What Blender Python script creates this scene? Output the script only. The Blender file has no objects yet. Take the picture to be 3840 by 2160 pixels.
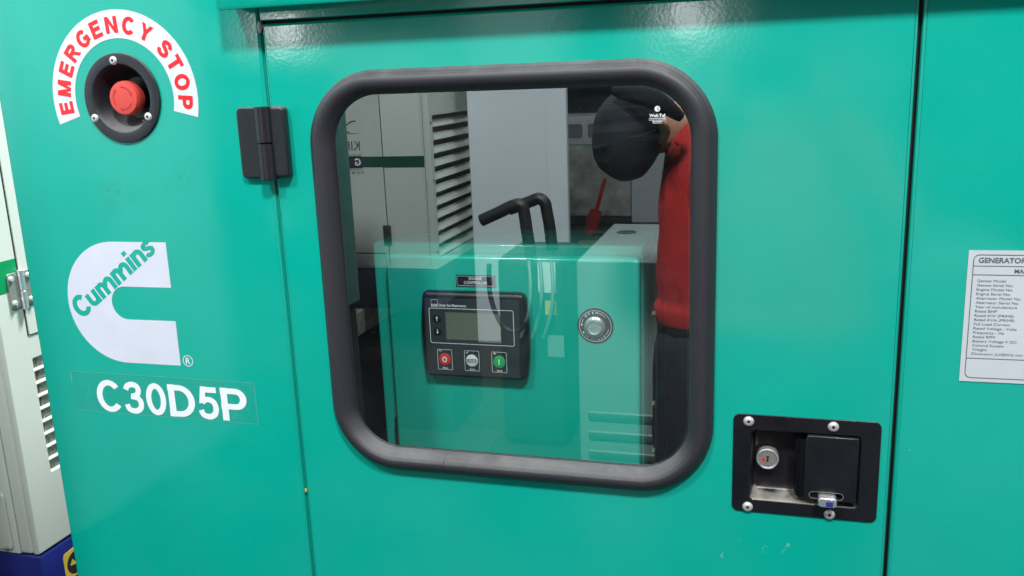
import bpy, bmesh, math, random
from mathutils import Matrix, Vector, noise
random.seed(7)
S = bpy.context.scene
COL = S.collection
PI = math.pi

# ------------------------------------------------------------------ camera, world, lamps, exposure
def setup():
    cam = bpy.data.cameras.new('camera')
    co = bpy.data.objects.new('camera', cam)
    COL.objects.link(co)
    cam.sensor_width = 36.0
    cam.lens = 3348.45 / 3840 * 36.0
    cam.clip_start = 0.01
    cam.clip_end = 200
    yaw, pitch, roll = 0.282233763, 0.229707899, -0.0377657301
    f = Vector((-math.sin(yaw) * math.cos(pitch), math.cos(yaw) * math.cos(pitch), -math.sin(pitch)))
    r = f.cross(Vector((0, 0, 1))).normalized()
    u = r.cross(f)
    r2 = math.cos(roll) * r + math.sin(roll) * u
    u2 = -math.sin(roll) * r + math.cos(roll) * u
    m = Matrix((r2, u2, -f)).transposed().to_4x4()
    m.translation = Vector((0, -0.87988, 1.5))
    co.matrix_world = m
    S.camera = co
    w = bpy.data.worlds.new('World')
    S.world = w
    w.use_nodes = True
    bg = w.node_tree.nodes['Background']
    bg.inputs[0].default_value = (0.90, 0.97, 1.0, 1)
    bg.inputs[1].default_value = 0.60
    S.view_settings.view_transform = 'Standard'
    S.view_settings.look = 'None'
    S.view_settings.exposure = -0.07
    S.view_settings.gamma = 1

def lamp(name, loc, target, size, watts, col=(.98, 1, 1), shape='SQUARE'):
    l = bpy.data.lights.new(name, 'AREA')
    l.shape = shape
    l.size = size
    l.energy = watts
    l.color = col
    o = bpy.data.objects.new(name, l)
    o.location = loc
    d = Vector(target) - Vector(loc)
    o.rotation_euler = d.to_track_quat('-Z', 'Y').to_euler()
    COL.objects.link(o)
    return o

setup()
# the hall's ceiling lamps: two in front of the machine, two far floodlights, plus an added fill behind it
lamp('ceiling_or_fill_lamp', (-1.30, -2.35, 4.25), (-.3, 0, 1.3), .34, 94)
lamp('ceiling_or_fill_lamp', (.80, -2.20, 4.10), (-.2, 0, 1.3), .34, 150)
lamp('ceiling_or_fill_lamp', (-.2, 1.3, 4.0), (-.7, -2.0, 1.1), .5, 420)  # added fill, no known source: brightens the things mirrored in the pane
lamp('flood_lamp', (-.565 * 12.3 , .88 - 12.3, 1.5 + .066 * 12.3), (-.5, 0, 1.55), .26, 16, (1, 1, 1), 'DISK')
lamp('flood_lamp', (-.084 * 12.3, .88 - 12.3, 1.5 + .060 * 12.3), (-.05, 0, 1.55), .26, 16, (1, 1, 1), 'DISK')

# ------------------------------------------------------------------ materials
def new_mat(name):
    m = bpy.data.materials.new(name)
    m.use_nodes = True
    nt = m.node_tree
    return m, nt, nt.nodes['Principled BSDF']

def nd(nt, typ, **kw):
    n = nt.nodes.new(typ)
    for k, v in kw.items():
        if k.startswith('i_'):
            n.inputs[k[2:].replace('_', ' ')].default_value = v
        else:
            setattr(n, k, v)
    return n

def plain(name, col, rough=.5, metal=0., bump=0., bscale=800, var=0., vscale=20, spec=.5, coat=0., rvar=0.):
    m, nt, p = new_mat(name)
    L = nt.links
    p.inputs['Base Color'].default_value = (*col, 1)
    p.inputs['Roughness'].default_value = rough
    p.inputs['Metallic'].default_value = metal
    p.inputs['Specular IOR Level'].default_value = spec
    p.inputs['Coat Weight'].default_value = coat
    p.inputs['Coat Roughness'].default_value = .08
    g = nd(nt, 'ShaderNodeNewGeometry')
    if var or rvar:
        n = nd(nt, 'ShaderNodeTexNoise', i_Scale=vscale, i_Detail=6.0, i_Roughness=.6)
        L.new(g.outputs['Position'], n.inputs['Vector'])
        if var:
            mr = nd(nt, 'ShaderNodeMapRange')
            mr.inputs[1].default_value = .3
            mr.inputs[2].default_value = .7
            mr.inputs[3].default_value = 1 - var
            mr.inputs[4].default_value = 1 + var
            L.new(n.outputs[0], mr.inputs[0])
            vm = nd(nt, 'ShaderNodeVectorMath', operation='SCALE')
            vm.inputs[0].default_value = col
            L.new(mr.outputs[0], vm.inputs['Scale'])
            L.new(vm.outputs[0], p.inputs['Base Color'])
        if rvar:
            mr = nd(nt, 'ShaderNodeMapRange')
            mr.inputs[1].default_value = .3
            mr.inputs[2].default_value = .7
            mr.inputs[3].default_value = max(0, rough - rvar)
            mr.inputs[4].default_value = rough + rvar
            L.new(n.outputs[0], mr.inputs[0])
            L.new(mr.outputs[0], p.inputs['Roughness'])
    if bump:
        n = nd(nt, 'ShaderNodeTexNoise', i_Scale=bscale, i_Detail=2.0)
        L.new(g.outputs['Position'], n.inputs['Vector'])
        b = nd(nt, 'ShaderNodeBump', i_Strength=bump, i_Distance=.001)
        L.new(n.outputs[0], b.inputs['Height'])
        L.new(b.outputs[0], p.inputs['Normal'])
    return m

def green_paint(name, base, smudges=()):
    """gloss powder coat with orange peel, faint dust, scuffs at given (x, z, rx, rz, angle, kind)"""
    m, nt, p = new_mat(name)
    L = nt.links
    g = nd(nt, 'ShaderNodeNewGeometry')
    # orange peel
    n1 = nd(nt, 'ShaderNodeTexNoise', i_Scale=260.0, i_Detail=1.0)
    n2 = nd(nt, 'ShaderNodeTexNoise', i_Scale=24.0, i_Detail=1.0)
    L.new(g.outputs['Position'], n1.inputs['Vector'])
    L.new(g.outputs['Position'], n2.inputs['Vector'])
    b1 = nd(nt, 'ShaderNodeBump', i_Strength=.065, i_Distance=.0005)
    b2 = nd(nt, 'ShaderNodeBump', i_Strength=.10, i_Distance=.002)
    L.new(n1.outputs[0], b1.inputs['Height'])
    L.new(n2.outputs[0], b2.inputs['Height'])
    L.new(b2.outputs[0], b1.inputs['Normal'])
    L.new(b1.outputs[0], p.inputs['Normal'])
    # tone drift and fine specks
    n3 = nd(nt, 'ShaderNodeTexNoise', i_Scale=5.0, i_Detail=3.0)
    n4 = nd(nt, 'ShaderNodeTexNoise', i_Scale=900.0, i_Detail=1.0)
    L.new(g.outputs['Position'], n3.inputs['Vector'])
    L.new(g.outputs['Position'], n4.inputs['Vector'])
    a = nd(nt, 'ShaderNodeMapRange')
    for i, v in ((1, .3), (2, .7), (3, .965), (4, 1.035)):
        a.inputs[i].default_value = v
    L.new(n3.outputs[0], a.inputs[0])
    a2 = nd(nt, 'ShaderNodeMapRange')
    for i, v in ((1, .25), (2, .75), (3, .95), (4, 1.05)):
        a2.inputs[i].default_value = v
    L.new(n4.outputs[0], a2.inputs[0])
    mu = nd(nt, 'ShaderNodeMath', operation='MULTIPLY')
    L.new(a.outputs[0], mu.inputs[0])
    L.new(a2.outputs[0], mu.inputs[1])
    sc = nd(nt, 'ShaderNodeVectorMath', operation='SCALE')
    sc.inputs[0].default_value = base
    L.new(mu.outputs[0], sc.inputs['Scale'])
    n5 = nd(nt, 'ShaderNodeTexNoise', i_Scale=210.0, i_Detail=2.0)
    L.new(g.outputs['Position'], n5.inputs['Vector'])
    n6 = nd(nt, 'ShaderNodeTexNoise', i_Scale=7.0, i_Detail=3.0)
    L.new(g.outputs['Position'], n6.inputs['Vector'])
    th5 = nd(nt, 'ShaderNodeMapRange')
    for i, v in ((1, .74), (2, .80), (3, .0), (4, .4)):
        th5.inputs[i].default_value = v
    L.new(n5.outputs[0], th5.inputs[0])
    th6 = nd(nt, 'ShaderNodeMapRange')
    for i, v in ((1, .40), (2, .80), (3, .0), (4, .022)):
        th6.inputs[i].default_value = v
    L.new(n6.outputs[0], th6.inputs[0])
    sm = nd(nt, 'ShaderNodeMath', operation='ADD', use_clamp=True)
    L.new(th5.outputs[0], sm.inputs[0])
    L.new(th6.outputs[0], sm.inputs[1])
    dm = nd(nt, 'ShaderNodeMix', data_type='RGBA')
    L.new(sm.outputs[0], dm.inputs['Factor'])
    L.new(sc.outputs[0], dm.inputs['A'])
    dm.inputs['B'].default_value = (.38, .50, .45, 1)
    col = dm.outputs['Result']
    rv = nd(nt, 'ShaderNodeMapRange')
    for i, v in ((1, .3), (2, .7), (3, .10), (4, .15)):
        rv.inputs[i].default_value = v
    L.new(n6.outputs[0], rv.inputs[0])
    L.new(rv.outputs[0], p.inputs['Roughness'])
    rough = None
    for (x, z, rx, rz, ang, kind, st) in smudges:
        sub = nd(nt, 'ShaderNodeMapping', vector_type='TEXTURE')
        sub.inputs['Location'].default_value = (x, 0, z)
        sub.inputs['Rotation'].default_value = (0, ang, 0)
        sub.inputs['Scale'].default_value = (rx, 10, rz)
        L.new(g.outputs['Position'], sub.inputs['Vector'])
        ln = nd(nt, 'ShaderNodeVectorMath', operation='LENGTH')
        L.new(sub.outputs[0], ln.inputs[0])
        fall = nd(nt, 'ShaderNodeMapRange')
        for i, v in ((1, .25), (2, 1.0), (3, 1.0), (4, 0.0)):
            fall.inputs[i].default_value = v
        L.new(ln.outputs['Value'], fall.inputs[0])
        nz = nd(nt, 'ShaderNodeTexNoise', i_Scale=(260.0 if kind == 'dark' else 120.0), i_Detail=5.0, i_Distortion=1.2)
        mp = nd(nt, 'ShaderNodeMapping')
        mp.inputs['Scale'].default_value = (1, 1, 2.4 if kind == 'dark' else 1)
        L.new(g.outputs['Position'], mp.inputs['Vector'])
        L.new(mp.outputs[0], nz.inputs['Vector'])
        th = nd(nt, 'ShaderNodeMapRange')
        for i, v in ((1, .52), (2, .66), (3, 0.0), (4, st)):
            th.inputs[i].default_value = v
        L.new(nz.outputs[0], th.inputs[0])
        mm = nd(nt, 'ShaderNodeMath', operation='MULTIPLY')
        L.new(fall.outputs[0], mm.inputs[0])
        L.new(th.outputs[0], mm.inputs[1])
        mx = nd(nt, 'ShaderNodeMix', data_type='RGBA')
        L.new(mm.outputs[0], mx.inputs['Factor'])
        L.new(col, mx.inputs['A'])
        mx.inputs['B'].default_value = (.02, .16, .13, 1) if kind == 'dark' else (.5, .66, .6, 1)
        col = mx.outputs['Result']
    L.new(col, p.inputs['Base Color'])
    p.inputs['Roughness'].default_value = .11
    p.inputs['Specular IOR Level'].default_value = .6
    return m

TEAL = (.0015, .360, .278)
M = {}
M['green'] = green_paint('green_powder_coat', TEAL)
M['green_left'] = green_paint('green_powder_coat_scuffed', TEAL, [
    (-.732, 1.388, .055, .014, .15, 'dark', .55), (-.64, 1.405, .045, .02, -.5, 'dark', .45), (-.742, 1.372, .022, .016, 0, 'dark', .5),
    (-.655, 1.22, .05, .008, -.3, 'dark', .2)])
M['green_door'] = green_paint('green_powder_coat_door', TEAL, [
    (.008, 1.012, .003, .008, .3, 'pale', .7), (-.035, 1.0, .0025, .006, .3, 'pale', .6), (.03, 1.018, .002, .011, .5, 'pale', .4),
    (-.385, .985, .018, .006, .1, 'dark', .4), (-.3, 1.545, .05, .003, 0, 'dark', .3), (-.505, 1.385, .02, .02, 0, 'dark', .25),
    (-.44, 1.36, .012, .03, 0, 'pale', .1)])
M['green_dull'] = plain('green_inner_paint', (.004, .33, .25), .28, bump=.25, bscale=300, var=.04)
M['cabinet'] = green_paint('green_cabinet_paint', (.004, .45, .35))
M['white_sticker'] = plain('white_vinyl', (.62, .65, .73), .32, var=.02, vscale=30, bump=.05, bscale=60)
M['red_print'] = plain('red_print', (.78, .012, .016), .35)
M['green_print'] = plain('green_print', (.012, .36, .24), .3)
M['black_print'] = plain('black_print', (.02, .022, .03), .4)
M['white_print'] = plain('white_print', (.75, .78, .82), .4)
M['grey_print'] = plain('grey_print', (.12, .13, .16), .45)
M['black_plastic'] = plain('black_textured_plastic', (.018, .021, .026), .42, bump=.5, bscale=2500, var=.25, vscale=60, rvar=.06)
M['black_gloss'] = plain('black_smooth_paint', (.0075, .009, .012), .3, bump=.12, bscale=500, var=.2, vscale=30, rvar=.06)
M['controller'] = plain('charcoal_membrane', (.030, .037, .045), .33, bump=.15, bscale=2500)
M['controller_edge'] = plain('black_controller_case', (.010, .012, .014), .3, bump=.15, bscale=2500)
M['lcd'] = plain('grey_green_lcd', (.13, .155, .12), .15, coat=.6)
M['red_plastic'] = plain('red_plastic', (.60, .06, .048), .5, bump=.1, bscale=1500)
M['red_button'] = plain('red_button', (.68, .03, .022), .4)
M['white_button'] = plain('white_button', (.72, .74, .75), .4)
M['green_button'] = plain('green_button', (.005, .42, .12), .4)
M['rivet'] = plain('aluminium_rivet', (.66, .66, .66), .34, metal=.55, var=.06, vscale=400)
M['hole'] = plain('black_hole', (.01, .01, .01), .8)
M['chrome'] = plain('chrome', (.80, .82, .84), .22, metal=.8)
M['steel'] = plain('dull_steel', (.36, .35, .33), .35, metal=.6, var=.15, vscale=200)
M['brass'] = plain('zinc_plated_bolt', (.75, .72, .45), .3, metal=.8)
M['lining'] = plain('black_acoustic_foam', (.012, .013, .016), .9, bump=1, bscale=300)
M['white_paint'] = plain('off_white_paint', (.47, .50, .46), .3, bump=.1, bscale=300, var=.03, vscale=4)
M['navy'] = plain('navy_paint', (.014, .022, .16), .25, bump=.12, bscale=300, var=.1)
M['stripe'] = plain('green_stripe_paint', (.0, .21, .07), .4)
M['yellow'] = plain('yellow_vinyl', (.62, .43, .06), .4)
M['mesh_grey'] = plain('radiator_fins', (.36, .36, .32), .5, var=.4, vscale=120)
M['grey_panel'] = plain('pale_grey_paint', (.56, .60, .63), .5, var=.03, vscale=3)
M['aged_white'] = plain('aged_off_white_paint', (.37, .39, .36), .4, var=.08, vscale=5, bump=.1, bscale=200)
M['hose_grey'] = plain('grey_hose', (.20, .24, .23), .5)
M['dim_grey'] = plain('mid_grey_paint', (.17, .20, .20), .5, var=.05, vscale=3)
M['black_rubber'] = plain('black_rubber', (.012, .012, .014), .45, var=.2)
M['red_cloth'] = plain('red_knitted_fabric', (.40, .014, .015), .9, bump=1, bscale=900, var=.18, vscale=25)
M['denim'] = plain('dark_denim', (.018, .02, .035), .85, bump=.8, bscale=700, var=.2, vscale=30)
M['cap'] = plain('dark_navy_cap', (.003, .004, .009), .9, bump=.6, bscale=300, var=.3, vscale=60)
M['skin'] = plain('skin', (.34, .17, .11), .5, var=.08, vscale=30)
M['concrete'] = plain('stained_concrete', (.34, .34, .32), .85, var=.5, vscale=6, bump=.6, bscale=40)
M['floor'] = plain('hall_floor', (.035, .036, .04), .6, var=.35, vscale=8, bump=.3, bscale=60)
M['timber'] = plain('weathered_timber', (.30, .29, .24), .8, var=.4, vscale=40, bump=.6, bscale=120)
M['dark_wall'] = plain('dark_hall_wall', (.03, .035, .045), .9, var=.4, vscale=2)
M['paper'] = plain('paper_label', (.72, .74, .72), .6)
M['dark_machine'] = plain('dark_green_machine', (.008, .018, .02), .55)

def dusty(name, base, rough):
    """rubber with grey dust that has settled where the surface faces up"""
    m, nt, p = new_mat(name)
    L = nt.links
    g = nd(nt, 'ShaderNodeNewGeometry')
    sp = nd(nt, 'ShaderNodeSeparateXYZ')
    L.new(g.outputs['True Normal'], sp.inputs[0])
    up = nd(nt, 'ShaderNodeMapRange', interpolation_type='SMOOTHSTEP')
    for i, v in ((1, .12), (2, .92), (3, 0.), (4, 1.)):
        up.inputs[i].default_value = v
    L.new(sp.outputs['Z'], up.inputs[0])
    n = nd(nt, 'ShaderNodeTexNoise', i_Scale=14.0, i_Detail=7.0, i_Roughness=.62, i_Distortion=.6)
    L.new(g.outputs['Position'], n.inputs['Vector'])
    nr = nd(nt, 'ShaderNodeMapRange')
    for i, v in ((1, .3), (2, .68), (3, .25), (4, 1.0)):
        nr.inputs[i].default_value = v
    L.new(n.outputs[0], nr.inputs[0])
    f = nd(nt, 'ShaderNodeMath', operation='MULTIPLY')
    L.new(up.outputs[0], f.inputs[0])
    L.new(nr.outputs[0], f.inputs[1])
    n2 = nd(nt, 'ShaderNodeTexNoise', i_Scale=700.0, i_Detail=3.0)
    L.new(g.outputs['Position'], n2.inputs['Vector'])
    spk = nd(nt, 'ShaderNodeMapRange')
    for i, v in ((1, .45), (2, .75), (3, 0.), (4, .09)):
        spk.inputs[i].default_value = v
    L.new(n2.outputs[0], spk.inputs[0])
    ad = nd(nt, 'ShaderNodeMath', operation='ADD', use_clamp=True)
    L.new(f.outputs[0], ad.inputs[0])
    L.new(spk.outputs[0], ad.inputs[1])
    mx = nd(nt, 'ShaderNodeMix', data_type='RGBA')
    mx.inputs['A'].default_value = (*base, 1)
    mx.inputs['B'].default_value = (.155, .153, .152, 1)
    L.new(ad.outputs[0], mx.inputs['Factor'])
    L.new(mx.outputs['Result'], p.inputs['Base Color'])
    rr = nd(nt, 'ShaderNodeMapRange')
    for i, v in ((1, 0), (2, 1), (3, rough), (4, .85)):
        rr.inputs[i].default_value = v
    L.new(ad.outputs[0], rr.inputs[0])
    L.new(rr.outputs[0], p.inputs['Roughness'])
    b = nd(nt, 'ShaderNodeBump', i_Strength=.3, i_Distance=.0005)
    L.new(n2.outputs[0], b.inputs['Height'])
    L.new(b.outputs[0], p.inputs['Normal'])
    return m
M['seal'] = dusty('dusty_black_rubber', (.022, .023, .030), .46)
M['dusty_black'] = dusty('dusty_black_plastic', (.013, .016, .021), .30)

M['knuckle'] = plain('smooth_black_plastic', (.014, .016, .020), .24, bump=.1, bscale=500, rvar=.08, vscale=90)

def glass_mat():
    """tinted pane with a half-mirror film: part transmits, part reflects"""
    m = bpy.data.materials.new('half_mirror_glass')
    m.use_nodes = True
    nt = m.node_tree
    nt.nodes.clear()
    L = nt.links
    out = nd(nt, 'ShaderNodeOutputMaterial')
    gl = nd(nt, 'ShaderNodeBsdfGlossy')
    gl.inputs['Roughness'].default_value = 0.004
    gl.inputs['Color'].default_value = (.93, 1, 1, 1)
    tr = nd(nt, 'ShaderNodeBsdfTransparent')
    tr.inputs['Color'].default_value = (.93, 1, .98, 1)
    df = nd(nt, 'ShaderNodeBsdfDiffuse')
    df.inputs['Color'].default_value = (.5, .55, .6, 1)
    # reflectance by angle, the same from both sides of the film
    gi = nd(nt, 'ShaderNodeNewGeometry')
    dt = nd(nt, 'ShaderNodeVectorMath', operation='DOT_PRODUCT')
    L.new(gi.outputs['Incoming'], dt.inputs[0])
    L.new(gi.outputs['Normal'], dt.inputs[1])
    ab = nd(nt, 'ShaderNodeMath', operation='ABSOLUTE')
    L.new(dt.outputs['Value'], ab.inputs[0])
    om = nd(nt, 'ShaderNodeMath', operation='SUBTRACT', use_clamp=True)
    om.inputs[0].default_value = 1.0
    L.new(ab.outputs[0], om.inputs[1])
    pw = nd(nt, 'ShaderNodeMath', operation='POWER')
    L.new(om.outputs[0], pw.inputs[0])
    pw.inputs[1].default_value = 5.0
    mr = nd(nt, 'ShaderNodeMapRange')
    for i, v in ((1, .0), (2, 1.), (3, .25), (4, 1.)):
        mr.inputs[i].default_value = v
    L.new(pw.outputs[0], mr.inputs[0])
    mx = nd(nt, 'ShaderNodeMixShader')
    L.new(mr.outputs[0], mx.inputs[0])
    L.new(tr.outputs[0], mx.inputs[1])
    L.new(gl.outputs[0], mx.inputs[2])
    # thin film of dust and specks
    g = nd(nt, 'ShaderNodeNewGeometry')
    n = nd(nt, 'ShaderNodeTexNoise', i_Scale=420.0, i_Detail=3.0)
    n2 = nd(nt, 'ShaderNodeTexNoise', i_Scale=9.0, i_Detail=4.0)
    L.new(g.outputs['Position'], n.inputs['Vector'])
    L.new(g.outputs['Position'], n2.inputs['Vector'])
    a = nd(nt, 'ShaderNodeMapRange')
    for i, v in ((1, .66), (2, .80), (3, .0), (4, .14)):
        a.inputs[i].default_value = v
    L.new(n.outputs[0], a.inputs[0])
    b = nd(nt, 'ShaderNodeMapRange')
    for i, v in ((1, .35), (2, .75), (3, .0), (4, .014)):
        b.inputs[i].default_value = v
    L.new(n2.outputs[0], b.inputs[0])
    mp = nd(nt, 'ShaderNodeMapping')
    mp.inputs['Rotation'].default_value = (0, .75, 0)
    mp.inputs['Scale'].default_value = (9, 1, 120)
    L.new(g.outputs['Position'], mp.inputs['Vector'])
    n3 = nd(nt, 'ShaderNodeTexNoise', i_Scale=1.0, i_Detail=5.0, i_Distortion=.6)
    L.new(mp.outputs[0], n3.inputs['Vector'])
    c = nd(nt, 'ShaderNodeMapRange')
    for i, v in ((1, .50), (2, .85), (3, .0), (4, .05)):
        c.inputs[i].default_value = v
    L.new(n3.outputs[0], c.inputs[0])
    # wiped patch near the upper right corner
    sub = nd(nt, 'ShaderNodeMapping', vector_type='TEXTURE')
    sub.inputs['Location'].default_value = (-.135, 0, 1.455)
    sub.inputs['Scale'].default_value = (.065, 10, .045)
    L.new(g.outputs['Position'], sub.inputs['Vector'])
    ln = nd(nt, 'ShaderNodeVectorMath', operation='LENGTH')
    L.new(sub.outputs[0], ln.inputs[0])
    fa = nd(nt, 'ShaderNodeMapRange')
    for i, v in ((1, .1), (2, 1.0), (3, 1.0), (4, .12)):
        fa.inputs[i].default_value = v
    L.new(ln.outputs['Value'], fa.inputs[0])
    cm = nd(nt, 'ShaderNodeMath', operation='MULTIPLY_ADD')
    L.new(c.outputs[0], cm.inputs[0])
    L.new(fa.outputs[0], cm.inputs[1])
    L.new(b.outputs[0], cm.inputs[2])
    ad = nd(nt, 'ShaderNodeMath', operation='ADD', use_clamp=True)
    L.new(a.outputs[0], ad.inputs[0])
    L.new(cm.outputs[0], ad.inputs[1])
    m2 = nd(nt, 'ShaderNodeMixShader')
    L.new(ad.outputs[0], m2.inputs[0])
    L.new(mx.outputs[0], m2.inputs[1])
    L.new(df.outputs[0], m2.inputs[2])
    L.new(m2.outputs[0], out.inputs[0])
    return m
M['glass'] = glass_mat()

def film_mat():
    m = bpy.data.materials.new('clear_tape')
    m.use_nodes = True
    nt = m.node_tree
    nt.nodes.clear()
    L = nt.links
    out = nd(nt, 'ShaderNodeOutputMaterial')
    p = nd(nt, 'ShaderNodeBsdfPrincipled')
    p.inputs['Base Color'].default_value = (.16, .5, .42, 1)
    p.inputs['Roughness'].default_value = .12
    tr = nd(nt, 'ShaderNodeBsdfTransparent')
    tr.inputs[0].default_value = (.97, .97, .97, 1)
    g = nd(nt, 'ShaderNodeNewGeometry')
    n = nd(nt, 'ShaderNodeTexNoise', i_Scale=130.0, i_Detail=5.0, i_Distortion=1.5)
    L.new(g.outputs['Position'], n.inputs['Vector'])
    a = nd(nt, 'ShaderNodeMapRange')
    for i, v in ((1, .48), (2, .68), (3, .03), (4, .17)):
        a.inputs[i].default_value = v
    L.new(n.outputs[0], a.inputs[0])
    mx = nd(nt, 'ShaderNodeMixShader')
    L.new(a.outputs[0], mx.inputs[0])
    L.new(tr.outputs[0], mx.inputs[1])
    L.new(p.outputs[0], mx.inputs[2])
    L.new(mx.outputs[0], out.inputs[0])
    return m
M['tape'] = film_mat()
M['tape_edge'] = plain('tape_edge', (.10, .44, .36), .3)

# ------------------------------------------------------------------ object helpers
def wloc(o):
    v = Vector((0, 0, 0))
    while o:
        v += o.location
        o = o.parent
    return v

def link(name, me, mat, parent=None, loc=None, label=None):
    """me holds world coordinates when loc is None, else local ones around the world point loc"""
    if isinstance(mat, str):
        mat = M[mat]
    if mat and not me.materials:
        me.materials.append(mat)
    o = bpy.data.objects.new(name, me)
    COL.objects.link(o)
    if parent:
        o.parent = parent
    pl = wloc(parent) if parent else Vector((0, 0, 0))
    if loc is None:
        # put the origin at the middle of the piece
        c = sum((v.co for v in me.vertices), Vector()) / max(1, len(me.vertices))
        me.transform(Matrix.Translation(-c))
        o.location = c - pl
    else:
        o.location = Vector(loc) - pl
    if label:
        o['label'] = label
    return o

def thing(name, loc, label, cat, group=None):
    o = bpy.data.objects.new(name, None)
    o.empty_display_size = .1
    o.location = loc
    COL.objects.link(o)
    o['label'] = label
    o['category'] = cat
    if group:
        o['group'] = group
    return o

def frame(o, u, v):
    u, v = Vector(u), Vector(v)
    n = u.cross(v)
    m = Matrix((u, v, n)).transposed().to_4x4()
    m.translation = Vector(o)
    return m
FRONT = frame((0, 0, 0), (1, 0, 0), (0, 0, 1))            # (u, v, w) -> (x, -w, z)

def smooth_auto(me, ang=35):
    bm = bmesh.new()
    bm.from_mesh(me)
    for f in bm.faces:
        f.smooth = True
    a = math.radians(ang)
    for e in bm.edges:
        if len(e.link_faces) == 2 and e.calc_face_angle(0) > a:
            e.smooth = False
    bm.to_mesh(me)
    bm.free()
    return me

def shape(loops, w0, w1, F=FRONT, bevel=0.):
    """flat plate: outline loops (first outer, then holes) in (u, v), thickness from w0 (back) to w1 (front)"""
    c = bpy.data.curves.new('c', 'CURVE')
    c.dimensions = '2D'
    c.fill_mode = 'BOTH'
    t = abs(w1 - w0) / 2
    bevel = min(bevel, t * .98)
    c.extrude = max(0, t - bevel)
    c.bevel_depth = bevel
    c.bevel_resolution = 2
    c.offset = -bevel
    for lp in loops:
        s = c.splines.new('POLY')
        s.points.add(len(lp) - 1)
        for p, q in zip(s.points, lp):
            p.co = (q[0], q[1], 0, 1)
        s.use_cyclic_u = True
    o = bpy.data.objects.new('c', c)
    COL.objects.link(o)
    dg = bpy.context.evaluated_depsgraph_get()
    me = bpy.data.meshes.new_from_object(o.evaluated_get(dg))
    bpy.data.objects.remove(o)
    bpy.data.curves.remove(c)
    me.transform(Matrix.Translation((0, 0, (w0 + w1) / 2)))
    me.transform(F)
    me.materials.clear()
    bm = bmesh.new()
    bm.from_mesh(me)
    bmesh.ops.remove_doubles(bm, verts=bm.verts, dist=1e-6)
    bmesh.ops.recalc_face_normals(bm, faces=bm.faces)
    bm.to_mesh(me)
    bm.free()
    smooth_auto(me, 40)
    # the flat faces keep their true normals: every edge round them is sharp
    n = (F.to_3x3() @ Vector((0, 0, 1))).normalized()
    bm = bmesh.new()
    bm.from_mesh(me)
    bm.normal_update()
    for f in bm.faces:
        if abs(f.normal.dot(n)) > .9995:
            for e in f.edges:
                e.smooth = False
    bm.to_mesh(me)
    bm.free()
    return me

def rrect(x0, x1, z0, z1, r, n=8, rev=False):
    pts = []
    for (cx, cz, a0) in ((x1 - r, z1 - r, 0), (x0 + r, z1 - r, 90), (x0 + r, z0 + r, 180), (x1 - r, z0 + r, 270)):
        for i in range(n + 1):
            a = math.radians(a0 + 90 * i / n)
            pts.append((cx + r * math.cos(a), cz + r * math.sin(a)))
    return pts

def circ(cx, cz, r, n=48, rz=None):
    return [(cx + r * math.cos(2 * PI * i / n), cz + (rz or r) * math.sin(2 * PI * i / n)) for i in range(n)]

def box(x0, x1, y0, y1, z0, z1, b=0.):
    bm = bmesh.new()
    bmesh.ops.create_cube(bm, size=1)
    for v in bm.verts:
        v.co = Vector(((x0 + x1) / 2 + v.co.x * (x1 - x0), (y0 + y1) / 2 + v.co.y * (y1 - y0), (z0 + z1) / 2 + v.co.z * (z1 - z0)))
    if b:
        bmesh.ops.bevel(bm, geom=bm.edges[:], offset=b, segments=3, profile=.5, affect='EDGES')
    me = bpy.data.meshes.new('m')
    bm.to_mesh(me)
    bm.free()
    return smooth_auto(me, 40)

def lathe(prof, n=40, F=FRONT, cap=True, cx=0, cz=0):
    """profile [(r, w)] turned around the w axis through (cx, cz)"""
    bm = bmesh.new()
    rings = []
    for r, w in prof:
        if r < 1e-7:
            rings.append([bm.verts.new((cx, cz, w))])
        else:
            rings.append([bm.verts.new((cx + r * math.cos(2 * PI * i / n), cz + r * math.sin(2 * PI * i / n), w)) for i in range(n)])
    for a, b in zip(rings, rings[1:]):
        for i in range(n):
            j = (i + 1) % n
            q = [a[i % len(a)], a[j % len(a)], b[j % len(b)], b[i % len(b)]]
            q2 = []
            for v in q:
                if v not in q2:
                    q2.append(v)
            if len(q2) > 2:
                bm.faces.new(q2)
    bmesh.ops.transform(bm, matrix=F, verts=bm.verts)
    bmesh.ops.recalc_face_normals(bm, faces=bm.faces)
    me = bpy.data.meshes.new('m')
    bm.to_mesh(me)
    bm.free()
    return smooth_auto(me, 32)

def sweep(path, rad, n=14, closed=False, cap=True):
    """round tube along world points; rad number or list"""
    P = [Vector(p) for p in path]
    N = len(P)
    R = rad if isinstance(rad, (list, tuple)) else [rad] * N
    bm = bmesh.new()
    up = None
    rings = []
    for i, p in enumerate(P):
        a = P[i - 1] if (i or closed) else p
        b = P[(i + 1) % N] if (i < N - 1 or closed) else p
        t = (b - a).normalized()
        if up is None:
            up = t.orthogonal().normalized()
        up = (up - t * up.dot(t)).normalized()
        s = t.cross(up)
        rings.append([bm.verts.new(p + R[i] * (math.cos(2 * PI * k / n) * up + math.sin(2 * PI * k / n) * s)) for k in range(n)])
    for i in range(N if closed else N - 1):
        a, b = rings[i], rings[(i + 1) % N]
        for k in range(n):
            bm.faces.new((a[k], a[(k + 1) % n], b[(k + 1) % n], b[k]))
    if not closed and cap:
        bm.faces.new(rings[0])
        bm.faces.new(rings[-1])
    bmesh.ops.recalc_face_normals(bm, faces=bm.faces)
    me = bpy.data.meshes.new('m')
    bm.to_mesh(me)
    bm.free()
    return smooth_auto(me, 50)

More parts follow.
